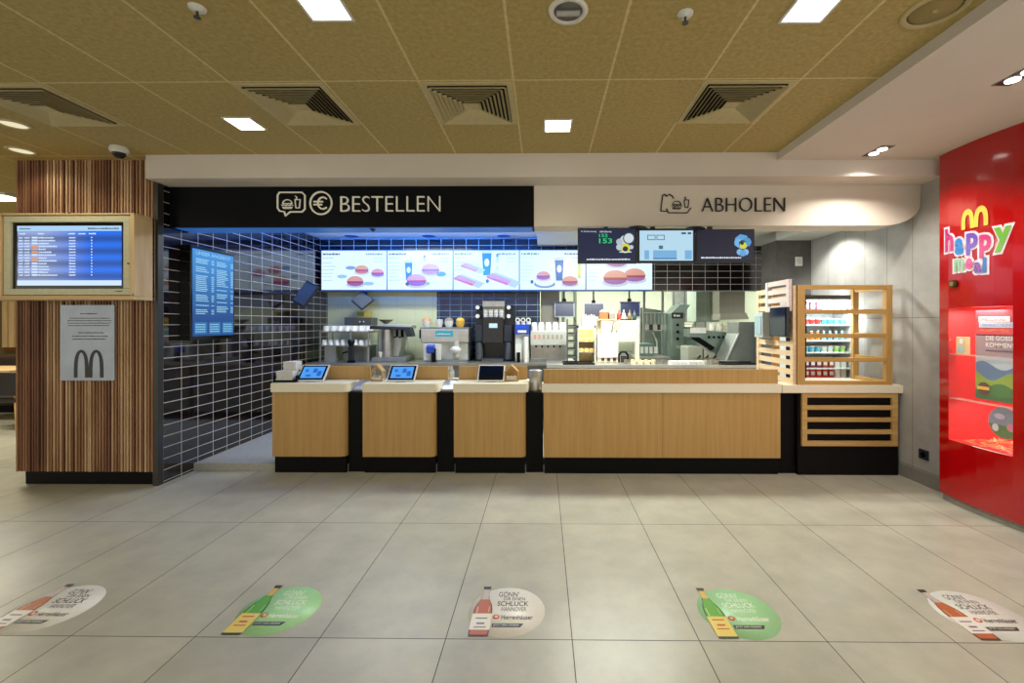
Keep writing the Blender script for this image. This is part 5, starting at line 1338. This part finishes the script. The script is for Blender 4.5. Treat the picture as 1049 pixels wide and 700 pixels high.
m = MB(); m.tube([(X-.06, Yh+.03, zp), (X-.06, Yh+.03, zp+.1), (X-.03, Yh+.03, zp+.14), (X+.03, Yh+.03, zp+.14), (X+.06, Yh+.03, zp+.1), (X+.06, Yh+.03, zp)], .014, BLK); m.build('arch_frame', t)
m = MB(); m.box(X-.04, X+.04, Yh+.01, Yh+.05, zp, zp+.09, DGREY); m.build('tray', t)
# wrapped food along the pass
c = None
for k, px in enumerate((648, 655, 662, 669)):
    p = (ax(px, 5.8), 5.8, zp); lb = 'pale paper food tray lying on the pass right of the holding cabinet'
    if c is None:
        c = thing('food_tray', lb, 'food tray', p, 'paper trays on the pass')
        m = MB(); m.prism([(p[0]-.035, p[2]), (p[0]+.035, p[2]), (p[0]+.045, p[2]+.04), (p[0]-.045, p[2]+.04)], 'y', 5.76, 5.84, mat('paper_tray', '#d8ceb0', .7)); m.build('tray_body', c)
        m = MB(); m.ball((p[0], 5.8, p[2]+.04), .032, TAN, 10, .6); m.build('food', c)
    else: dup(c, p)
# black tray slots visible along the pass front
for px0, px1, lb in ((577, 609, 'long black serving tray lying on the pass behind the left end of the counter'), (738, 779, 'long black serving tray lying on the pass near the slatted screen')):
    t = thing('serving_tray', lb, 'tray', (ax((px0+px1)/2, 5.58), 5.65, zp), 'black serving trays')
    x0, x1 = ax(px0, 5.6), ax(px1, 5.6)
    bx(x0, x1, 5.56, 5.86, zp, zp+.012, BLK).build('tray_base', t)
    m = MB(); m.box(x0, x1, 5.555, 5.565, zp, zp+.025, BLK); m.box(x0, x1, 5.855, 5.865, zp, zp+.025, BLK); m.build('tray_rim', t)

# steel column and wall panels in the cooking area
YD = 8.2
z = lambda p: az(p, YD)
t = thing('steel_cupboard', 'tall grey steel cupboard beside the navy tiled wall', 'cupboard', (ax(563, 7.5), 7.6, .075))
bx(ax(554, 7.4), ax(573, 7.4), 7.4, 8.0, .075, 2.4, mat('cupboard_grey', '#9a978c', .5)).build('body', t, bevel=.01)
bx(ax(571, 7.4), ax(571.6, 7.4), 7.38, 7.4, 1.4, 1.6, DGREY).build('handle', t)
# pipes on back wall
for px in (577, 589): 
    X = ax(px, 9.9); tag(MB().cyl((X, 9.9, .08), (X, 9.9, 2.72), .035, mat('pipe_dark', '#4a564e', .4), n=12).build('vertical_pipe', loc=(X, 9.9, .08)), ['dark vertical pipe on the kitchen back wall near the grey cupboard', 'dark vertical pipe on the kitchen back wall above the condiment tower'][px > 580], 'pipe')
# prep line behind pass: dark steel cabinet
t = thing('prep_fridge', 'low dark steel prep fridge with open compartments behind the pass', 'fridge', (ax(672, 7.2), 7.3, .075))
X0, X1 = ax(655, 7.1), ax(685, 7.1)
bx(X0, X1, 7.1, 7.7, .075, az(368, 7.1), STEELD).build('body', t)
bx(X0-.02, X1+.02, 7.06, 7.7, az(368, 7.1), az(366, 7.1), STEEL).build('top', t)
bx(X0+.02, X1-.2, 7.3, 7.7, az(366, 7.1), az(353, 7.1), mat('green_steel', '#5f756c', .4, metal=.4)).build('drawer_block', t)
for k in range(4): bx(X0+.06+k*.075, X0+.11+k*.075, 7.29, 7.3, az(363, 7.1), az(356, 7.1), STEELW).build('drawer_front', t)
# big vertical grill / toaster tower
Yg = 7.2; z = lambda p: az(p, Yg)
GS = mat('green_grey_steel', '#86968e', .3, metal=.65, noise=(6, .12)); GSL = mat('light_green_steel', '#a3b0a4', .35, metal=.4, noise=(6, .08))
Yg = 7.56; X0, X1 = ax(688, Yg), ax(701, Yg)
t = thing('bun_toaster', 'tall narrow steel toaster tower with slanted top and small black display', 'toaster', ((X0+X1)/2, Yg+.2, .075))
m = MB(); m.prism([(X0, .075), (X1, .075), (X1, z(322)), (ax(707, Yg), z(312.5)), (ax(697, Yg), z(312)), (X0, z(321))], 'y', Yg, Yg+.5, GS); m.build('tower_body', t, bevel=.006)
bx(ax(688, Yg), ax(700, Yg), Yg-.01, Yg, z(326.5), z(320.5), DGREY).build('display_bar', t)
m = MB(); dash(m, ax(690, Yg), z(324.5), .12, .04, WHITE, y=Yg-.014); m.build('display_digits', t)
bx(ax(701, Yg), ax(716, Yg), Yg+.1, Yg+.5, .075, z(335), GS).build('rear_body', t)
bx(ax(693, Yg), ax(714, Yg), Yg-.01, Yg+.1, z(357), z(354), GSL).build('feed_tray', t)
# clam-shell grill with hood plate
Yg = 7.2; X0, X1 = ax(705, Yg), ax(758, Yg)
t = thing('clamshell_grill', 'wide steel grill with raised slanted lid and white label strip', 'grill', ((X0+X1)/2, Yg+.2, .075))
Yq = 6.9
m = MB(); m.prism([(ax(706, Yq), z(337)), (ax(758, Yq), z(341)), (ax(756, Yq), z(343.5)), (ax(743, Yq), z(371)), (ax(738, Yq), z(371)), (ax(728, Yq), z(352)), (ax(706, Yq), z(345))], 'y', Yq, Yq+.28, GS); m.build('lid_body', t, bevel=.004)
bx(ax(707, Yq), ax(723, Yq), Yq-.01, Yq, z(341), z(335.5), WHITE).build('label_strip', t)
m = MB(); m.prism([(ax(706, Yq), z(345)), (ax(716, Yq), z(345)), (ax(732, Yq), z(355)), (ax(728, Yq), z(358))], 'y', Yq-.02, Yq+.0, BLK); m.build('grill_plate', t)
bx(ax(704, Yq), ax(745, Yq), Yq+.05, Yq+.5, .2, z(371), STEELD).build('base', t)
bx(ax(705, Yq), ax(721, Yq), Yq+.02, Yq+.4, z(371), z(354), mat('stone_grey', '#9c9d8e', .6)).build('left_platen', t, bevel=.02)
bx(ax(722, Yq), ax(736, Yq), Yq+.02, Yq+.4, z(371), z(357), MC['stone_grey']).build('right_platen', t, bevel=.02)
for s in (ax(706, Yq), ax(742, Yq)): MB().cyl((s, Yq+.1, .075), (s, Yq+.1, .2), .02, GREYM, n=8).build('foot', t)
# tubs on the grill top
for i, (px, c_, nm) in enumerate(((730, '#e8e4da', 'white round'), (738, '#d8d4c4', 'cream'), (745, '#c8c4a8', 'grey speckled'), (751, '#e0c860', 'yellow'))):
    X = ax(px, Yq+.15); zb_ = z(340.5)+.04
    t = thing('sauce_tub', f'{nm} sauce tub on the sloping grill lid under the steel hood', 'tub', (X, Yq+.15, zb_-.02), 'tubs on the grill lid')
    MB().lathe((X, Yq+.15, zb_-.02), [(.035, 0), (.045, .02), (.047, .1), (.001, .105)], mat('tub_'+c_.strip('#'), c_, .5), 14).build('tub_body', t)
    MB().lathe((X, Yq+.15, zb_+.085), [(.05, 0), (.05, .012), (.001, .02)], mat('tub_lid_'+c_.strip('#'), c_, .4), 14).build('tub_lid', t)
# sloped steel chute at right
t = thing('fry_station', 'large sloping steel fry station left of the slatted screen', 'fryer', (ax(765, 6.7), 6.8, .075))
Yq = 6.42; z = lambda p: az(p, Yq)
m = MB(); m.prism([(ax(742, Yq), z(373)), (ax(781, Yq), z(373)), (ax(781, Yq), z(330)), (ax(757, Yq), z(330)), (ax(756, Yq), z(342))], 'y', Yq, Yq+.4, mat('fry_steel', '#969b96', .35, metal=.6, noise=(4, .12))); m.build('sloped_body', t, bevel=.006)
m = MB(); m.prism([(ax(742, Yq), z(371)), (ax(743.5, Yq), z(371)), (ax(757.5, Yq), z(341)), (ax(756, Yq), z(341))], 'y', Yq-.02, Yq, STEELW); m.build('bright_edge', t)
bx(ax(742, Yq), ax(781, Yq), Yq+.02, Yq+.4, .075, z(373), STEELD).build('base_cabinet', t)
# extractor hood
Yq = 7.6; z = lambda p: az(p, Yq)
t = thing('extractor_hood', 'tan grey steel extractor hood hanging over the grill', 'extractor hood', (ax(750, Yq), Yq+.2, z(327)))
m = MB(); m.box(ax(737, Yq), ax(763, Yq), Yq, Yq+.5, z(322), 2.72, mat('hood_tan', '#9b9889', .4, metal=.3)); m.build('hood_duct', t)
m = MB(); m.prism([(ax(736, Yq), z(328)), (ax(766, Yq), z(327)), (ax(763, Yq), z(320.5)), (ax(737, Yq), z(321.5))], 'y', Yq-.05, Yq+.55, mat('hood_lip', '#aaa798', .4, metal=.3)); m.build('hood_lip', t)
# left hood / panel over toaster
t = thing('steel_wall_cabinet', 'pale green steel wall cabinet behind the toaster tower', 'cabinet', (ax(725, 8.0), 8.1, 1.6))
z = lambda p: az(p, 8.0)
bx(ax(713, 8), ax(737, 8), 8.0, 8.5, z(330), 2.72, GSL).build('body', t, bevel=.01)
bx(ax(724.6, 8), ax(725, 8), 7.995, 8.0, z(328), 2.7, GS).build('door_gap', t)
bx(ax(728, 8), ax(730, 8), 7.97, 7.995, z(327), z(318), mat('red_handle', '#c0584a', .4)).build('red_handle', t)
t = thing('fry_hood_left', 'dark green grey steel machine at the centre back of the kitchen', 'kitchen machine', (ax(672, 8.2), 8.4, .075))
z = lambda p: az(p, 8.2)
m = MB(); m.prism([(ax(656, 8.2), .075), (ax(688, 8.2), .075), (ax(688, 8.2), z(330)), (ax(680, 8.2), z(318)), (ax(656, 8.2), z(315))], 'y', 8.2, 8.9, GS); m.build('body', t, bevel=.01)
bx(ax(670, 8.2), ax(678, 8.2), 8.15, 8.2, z(339), z(333), WHITE).build('white_tray', t)
MB().tube([(ax(668, 8.2), 8.17, z(340)), (ax(672, 8.2), 8.15, z(350)), (ax(673, 8.2), 8.15, z(362))], .018, STEELW).build('hose', t)
t = thing('steel_back_shelf', 'steel shelf on posts in front of the kitchen back wall', 'shelf', (ax(700, 9.5), 9.6, .075))
z = lambda p: az(p, 9.5)
bx(ax(600, 9.5), ax(780, 9.5), 9.5, 9.9, z(348), z(346), STEELD).build('upper_shelf', t)
bx(ax(600, 9.5), ax(780, 9.5), 9.5, 9.9, .8, .84, STEELD).build('lower_shelf', t)
for px in (602, 690, 778): bx(ax(px, 9.5)-.02, ax(px, 9.5)+.02, 9.5, 9.54, .075, z(346), STEELD).build('post', t)
# wall sign blue cup on right back
a = at(766, 302, 9.9); z = lambda p: az(p, 9.9)
t = thing('blue_wall_dispenser', 'light blue hanging dispenser near the slatted screen top', 'dispenser', (a[0], 9.95, a[1]))
bx(ax(760, 9.9), ax(772, 9.9), 9.95, 10.2, z(307), z(299), mat('light_blue_plastic', '#8fb8cc', .4)).build('body', t, bevel=.02)
MB().tube([(ax(770, 9.9), 9.97, z(307)), (ax(773, 9.9), 9.97, z(312)), (ax(777, 9.9), 9.97, z(314))], .015, DGREY).build('hose', t)

# containers on the steel shelf at the back
c = None
z = lambda p: az(p, 9.5)
CC = [('#c9c7b8', 'cream'), ('#8f9a94', 'grey green'), ('#a8603a', 'rust brown'), ('#d8d4c8', 'white'), ('#6f7f8c', 'slate blue'), ('#c2a85a', 'mustard'), ('#5a6660', 'dark green'), ('#b8b0a0', 'stone')]
for k, px in enumerate((607, 616, 627, 641, 652, 664, 677, 705)):
    X = ax(px, 9.6); w_ = random.uniform(.065, .08); h = random.uniform(.16, .34); col, nm = CC[k]
    t = thing('storage_box', f'{nm} storage box on the steel shelf before the kitchen back wall', 'box', (X, 9.65, z(346)), 'storage boxes on the back shelf')
    bx(X-w_, X+w_, 9.55, 9.8, z(346), z(346)+h, mat('store_'+col.strip('#'), col, .5)).build('box_body', t, bevel=.01)
    bx(X-w_-.01, X+w_+.01, 9.54, 9.81, z(346)+h, z(346)+h+.03, mat('storelid_'+col.strip('#'), col, .4)).build('box_lid', t)
# sauce bottles on the holding cabinet
c = None
YB2 = 6.2; zt2 = az(327, 6.1)
for k, px in enumerate((634, 639, 645, 650)):
    X = ax(px, YB2); col, nm = (('#b03a2a', 'red'), ('#d8d0b8', 'cream'), ('#7a6a50', 'brown'), ('#3f4a4a', 'black'))[k]
    t = thing('sauce_bottle', f'{nm} sauce bottle on top of the pale holding cabinet', 'bottle', (X, YB2, zt2), 'sauce bottles on the holding cabinet')
    MB().lathe((X, YB2, zt2), [(.028, 0), (.03, .01), (.03, .07), (.012, .095)], mat('sauce_'+nm, col, .4), 14).build('bottle_body', t)
    MB().lathe((X, YB2, zt2+.095), [(.012, 0), (.004, .04), (.001, .041)], mat('sauce_'+nm, col, .4), 10).build('nozzle', t)
bx(ax(632, 6.1)-.02, ax(653, 6.1), 6.16, 6.26, az(327, 6.1)-.015, az(327, 6.1), CR).build('top_shelf', bpy.data.objects['holding_cabinet'])
# fry baskets beside the grill
c = None
YQ = 6.75
for k, px in enumerate((714, 722, 730)):
    X = ax(px, YQ); zz = az(371, 6.9)
    t = thing('fry_basket', f'wire fry basket with black handle, {["left one", "middle one", "right one"][k]} of the three before the grill', 'basket', (X, YQ, zz), 'fry baskets in front of the grill')
    m = MB()
    for q in range(6):
        zq = zz+q*.016; m.tube([(X-.06, YQ-.05, zq), (X+.06, YQ-.05, zq), (X+.06, YQ+.05, zq), (X-.06, YQ+.05, zq), (X-.06, YQ-.05, zq)], .003, STEEL, n=5)
    for q in range(7):
        for yy_ in (YQ-.05, YQ+.05): m.cyl((X-.06+q*.02, yy_, zz), (X-.06+q*.02, yy_, zz+.08), .002, STEEL, n=5)
    m.box(X-.06, X+.06, YQ-.05, YQ+.05, zz, zz+.002, STEEL); m.build('wire_cage', t)
    m = MB(); m.tube([(X, YQ-.05, zz+.08), (X, YQ-.14, zz+.12)], .012, BLK); m.build('handle', t)
    m = MB()
    for q in range(26): m.box(-.025, .025, -.004, .004, 0, .008, mat('fries', '#d8a850', .6), M=Matrix.Translation((X+random.uniform(-.03, .03), YQ+random.uniform(-.03, .03), zz+.01+random.uniform(0, .05))) @ Matrix.Rotation(random.uniform(0, 3), 4, 'Z'))
    m.build('fries', t)['kind'] = 'stuff'
t = thing('basket_shelf', 'narrow steel ledge with fry baskets in front of the wide grill', 'shelf', (ax(728, YQ), YQ, az(371, 6.9)-.02))
bx(ax(706, YQ), ax(735, YQ), YQ-.08, YQ+.07, az(371, 6.9)-.03, az(371, 6.9), STEEL).build('ledge', t)
for s_ in (708, 733): bx(ax(s_, YQ)-.02, ax(s_, YQ)+.02, YQ-.02, YQ+.02, .075, az(371, 6.9)-.03, GREYM).build('post', t)
# knobs on the toaster tower and grill
tt = bpy.data.objects['bun_toaster']; z = lambda p: az(p, 7.56)
for q in (333, 340, 347): MB().cyl((ax(694, 7.56), 7.535, z(q)), (ax(694, 7.56), 7.56, z(q)), .022, BLK, n=12).build('knob', tt)
# stacked sandwich wrap boxes right side of pass
c = None
for k, px in enumerate((690, 699, 708, 717)):
    p = (ax(px, 5.75), 5.75, .965); lb = 'stack of flat white wrapping paper on the pass in front of the grill'
    if c is None:
        c = thing('paper_stack', lb, 'paper', p, 'wrapping paper stacks on the pass'); m = MB()
        for q in range(6):
            j = random.uniform(-.004, .004); m.box(p[0]-.045+j, p[0]+.045+j, 5.69, 5.81, .965+q*.007, .965+q*.007+.006, NAP if q % 2 else CUP)
        m.build('sheets', c)
    else: dup(c, p)

# steel inserts and cartons that crowd the pass
c = None
for i, px in enumerate((643, 674, 681, 726, 733)):
    p = (ax(px, 5.66), 5.68, .965); lb = 'small steel condiment insert standing near the front of the pass'
    if c is None:
        c = thing('steel_insert', lb, 'container', p, 'steel inserts on the pass'); m = MB()
        for (a, b, d, e) in ((-.035, .035, -.04, -.036), (-.035, .035, .036, .04), (-.035, -.031, -.036, .036), (.031, .035, -.036, .036)): m.box(p[0]+a, p[0]+b, p[1]+d, p[1]+e, p[2], p[2]+.06, STEEL)
        m.box(p[0]-.031, p[0]+.031, p[1]-.036, p[1]+.036, p[2], p[2]+.003, STEEL); m.build('tub', c)
        m = MB(); m.ball((p[0], p[1], p[2]+.035), .028, mat('relish', '#b8a060', .7), 10, .6); m.build('filling', c)
    else: dup(c, p)
for i, (px, py0_, w_, col, nm, lid) in enumerate(((603, 327, .10, '#d2cab4', 'cream', 1), (616, 329, .07, '#a8683c', 'brown', 0), (621, 324, .05, '#8a8478', 'grey', 0))):
    Yx = 6.14; X = ax(px, Yx); zb_ = az(333.5, 6.05) if i == 0 else az(327, 6.1)
    if i: X = ax((619, 626)[i-1], 6.2); Yx = 6.21
    t = thing('packaging_carton', f'{nm} packaging carton standing on ' + ('top of the warm food display' if i == 0 else 'the back edge of the pale holding cabinet'), 'carton', (X, Yx, zb_), 'packaging cartons above the pass')
    bx(X-w_, X+w_, Yx-.05, Yx+.06, zb_, zb_+.12-.02*i, mat('carton_'+nm, col, .6)).build('carton_body', t, bevel=.003)
    m = MB()
    for q in range(5): m.box(X-w_+.015+q*(2*w_-.05)/4, X-w_+.03+q*(2*w_-.05)/4, Yx-.04, Yx+.05, zb_+.12-.02*i, zb_+.145-.02*i+.01*(q % 2), CUP)
    m.build('sleeves', t)
hc = bpy.data.objects['holding_cabinet']
bx(ax(613, 6.1), ax(632, 6.1), 6.15, 6.28, az(327, 6.1)-.015, az(327, 6.1), CR).build('top_shelf', hc)
bx(ax(613, 6.1), ax(632, 6.1), 6.24, 6.28, az(342, 6.1), az(327, 6.1)-.015, CR).build('upper_back_panel', hc)
# vertical steel posts and wall panels behind the grill
t = thing('steel_wall_panel', 'tall brushed steel splash panel on the kitchen back wall between machines', 'wall panel', (ax(700, 10.1), 10.15, 1.2))
bx(ax(690, 10.1), ax(724, 10.1), 10.15, 10.2, .9, 2.6, STEELD).build('panel', t)
for px in (690.5, 701.5, 712.5, 723): bx(ax(px, 10.1), ax(px, 10.1)+.02, 10.14, 10.15, .9, 2.6, GREYM).build('joint_strip', t)
for px, lb in ((660, 'slim steel post in the middle of the kitchen beside the dark machine'), (679, 'slim steel post in the kitchen left of the toaster tower')):
    X = ax(px, 7.9); tag(bx(X-.02, X+.02, 7.9, 7.94, .075, 2.72, STEELD).build('steel_post', loc=(X, 7.92, .075)), lb, 'post')
# utensils on a hanging rail
t = thing('utensil_rail', 'steel rail with hanging spatulas and ladles in front of the dark machine', 'utensil rail', (ax(672, 7.85), 7.85, 1.7))
X0, X1 = ax(660, 7.85), ax(682, 7.85); zr = az(321, 7.85)
MB().cyl((X0, 7.87, zr), (X1, 7.87, zr), .012, STEEL, n=8).build('rail', t)
for q in range(5):
    X = X0+.05+q*(X1-X0-.1)/4; m = MB(); m.cyl((X, 7.855, zr), (X, 7.855, zr-.2), .007, STEEL, n=6); m.box(X-.03, X+.03, 7.852, 7.858, zr-.3, zr-.2, DGREY if q % 2 else STEEL); m.build('hanging_utensil', t)
# control dials on the grill
gg = bpy.data.objects['clamshell_grill']
for px in (726, 731, 736, 741): MB().cyl((ax(px, 6.9), 6.875, az(345.5, 6.9)), (ax(px, 6.9), 6.9, az(345.5, 6.9)), .018, BLK, n=12).build('dial', gg)

# kitchen ceiling downlights
for i, (px, py, lb) in enumerate(((361, 242.5, 'recessed blue-lit kitchen downlight nearest the tiled wall'), (440, 242.5, 'recessed blue-lit kitchen downlight, middle one of three'), (517, 243.5, 'recessed blue-lit kitchen downlight beside the cream sign'))):
    x, y = atz(px, py, 2.85)
    t = thing('recessed_downlight', lb, 'ceiling light', (x, min(y, 6.8), 2.85), 'kitchen downlights'); y = min(y, 6.8)
    MB().lathe((x, y, 2.852), [(.07, 0), (.075, -.012), (.1, -.008), (.105, 0)], mat('dark_ring', '#3a5a80', .4), 20).build('ring', t)
    MB().lathe((x, y, 2.85), [(.068, -.002), (.001, -.006)], mat('dark_lens', '#1c3a60', .3), 18, closed=False).build('lens', t)
KL = emit('added_lamp_glow', '#f6ffe8', 6)
def fill_lamp(x, y, z, w, d, e, lb, col=(.97, 1, .9)):  # unseen lamps added to light the kitchen interior
    t = thing('added_kitchen_lamp', lb, 'ceiling light', (x, y, z), 'added kitchen ceiling lamps')
    bx(x-w/2-.02, x+w/2+.02, y-d/2-.02, y+d/2+.02, z-.03, z, WHITE).build('housing', t)
    bx(x-w/2, x+w/2, y-d/2, y+d/2, z-.034, z-.03, KL).build('diffuser', t)
    lamp_light('AREA', 'kitchen_fill_light', (x, y, z-.045), e, col, shape='RECTANGLE', size=w, size_y=d)
fill_lamp(-1.9, 6.0, 2.85, 1.2, .25, 30, 'added long kitchen ceiling lamp over the espresso side, hidden by the sign')
fill_lamp(.9, 5.3, 2.72, 1.4, .25, 105, 'added long kitchen ceiling lamp over the pass, hidden by the sign')
fill_lamp(1.0, 8.6, 2.72, 1.4, .3, 130, 'added unseen long kitchen ceiling lamp over the fry stations')
fill_lamp(2.9, 8.6, 2.72, .9, .3, 85, 'added unseen short kitchen ceiling lamp at the back right of the kitchen')
x, y = 3.1, 5.15
t = thing('wall_washer', 'small round downlight in white ceiling drop above the cooler', 'ceiling light', (x, y, 2.585))
MB().lathe((x, y, 2.585), [(.05, 0), (.052, -.01), (.075, -.008), (.078, 0)], WHITE, 20).build('ring', t)
MB().lathe((x, y, 2.585), [(.048, -.003), (.001, -.006)], emit('washer_glow', '#fff8ea', 6), 16, closed=False).build('lens', t)
lamp_light('SPOT', 'wall_washer_beam', (x, y, 2.56), 55, (1, .97, .9), rot=(0, math.radians(-24), 0), spot_size=2.0, spot_blend=.5, shadow_soft_size=.03)

# blue LED tube behind the order fascia
t = thing('blue_light_tube', 'blue light tube along the back of the black order sign', 'light strip', (-1.8, YF+.27, ZF+.02))
bx(XL+.03, -.12, YF+.252, YF+.275, ZF+.115, ZF+.15, DGREY).build('channel', t)
bx(XL+.05, -.14, YF+.275, YF+.285, ZF+.12, ZF+.145, emit('blue_led', '#2a6cff', 4)).build('diffuser', t)
bx(XL+.03, -.10, YF+.03, YF+.25, ZF-.006, ZF-.001, emit('blue_underglow', '#2f78d8', .45)).build('underside_glow_sheet', t)  # emissive sheet put in so the sign's underside reads blue
lamp_light('AREA', 'blue_led_light', (-1.8, YF+.31, ZF+.14), 170, (.02, .2, 1), rot=(math.radians(110), 0, 0), shape='RECTANGLE', size=3.2, size_y=.04, spread=math.radians(75))
t = thing('fascia_lamp_bracket', 'small dark bracket under the middle of the black order sign', 'bracket', (ax(378.5, YF), YF+.1, ZF))
m = MB(); X = ax(378.5, YF); m.prism([(X-.03, ZF), (X+.03, ZF), (X, ZF-.03)], 'y', YF+.05, YF+.1, DGREY); m.build('bracket_body', t)

# ------------------------------------------------------------------ hall light
w = bpy.data.worlds.new('hall'); SC.world = w; w.use_nodes = True
bg = w.node_tree.nodes['Background']; bg.inputs[0].default_value = (1.0, .97, .88, 1); bg.inputs[1].default_value = 1.25

vs = SC.view_settings
vs.view_transform = 'Standard'; vs.look = 'None'; vs.gamma = 1; vs.use_curve_mapping = False; vs.exposure = 0
SC.display_settings.display_device = 'sRGB'
SC.cycles.use_denoising = True
SC.cycles.max_bounces = 8; SC.cycles.diffuse_bounces = 4; SC.cycles.glossy_bounces = 4; SC.cycles.transparent_max_bounces = 8
SC.cycles.sample_clamp_indirect = 4

# small pieces belong to the part they sit on
def nest(tname, child, part):
    for t in [o for o in bpy.data.objects if o.type == 'EMPTY' and o.name.split('.')[0] == tname]:
        ch = list(t.children); P = [c for c in ch if c.name.split('.')[0] == part]; K = [c for c in ch if c.name.split('.')[0] == child]
        if not P: continue
        for i, c in enumerate(K): c.parent = P[min(i, len(P)-1)] if len(P) == len(K) else P[0]
for a in (('black_coffee_machine', 'lit_display', 'centre_head'), ('bun_toaster', 'display_digits', 'display_bar'), ('drinks_dispenser', 'push_button', 'dispensing_head'),
          ('drinks_dispenser', 'nozzle', 'dispensing_head'), ('ice_cream_machine', 'label_print', 'front_label'), ('ice_cream_machine', 'dispensing_nozzle', 'dispenser_cylinder'),
          ('order_tablet', 'map_picture', 'display'), ('order_screen', 'lettering', 'display'), ('order_screen', 'crest_picture', 'display'), ('order_screen', 'floor_diagram', 'display'),
          ('wall_menu_screen', 'lettering', 'display'), ('wall_menu_screen', 'price_list', 'display'), ('espresso_machine', 'portafilter', 'group_head'), ('wall_socket', 'outlet', 'plate'),
          ('pier_switch', 'rocker', 'plate'), ('floor_sticker', 'ribbon_lettering', 'ribbon'), ('holding_cabinet', 'heat_lamp_shade', 'lamp_arm'), ('metal_plaque', 'arches_emblem', 'plate'),
          ('metal_plaque', 'small_print', 'plate'), ('departures_screen', 'maker_badge', 'casing'), ('lid_stand', 'label_stripe', 'blue_label_box'), ('order_sign_fascia', 'lettering', 'fascia_panel'),
          ('prep_fridge', 'drawer_front', 'drawer_block'), ('toy_poster', 'lettering', 'poster_sheet'), ('ceiling_speaker', 'badge', 'grille')):
    nest(*a)
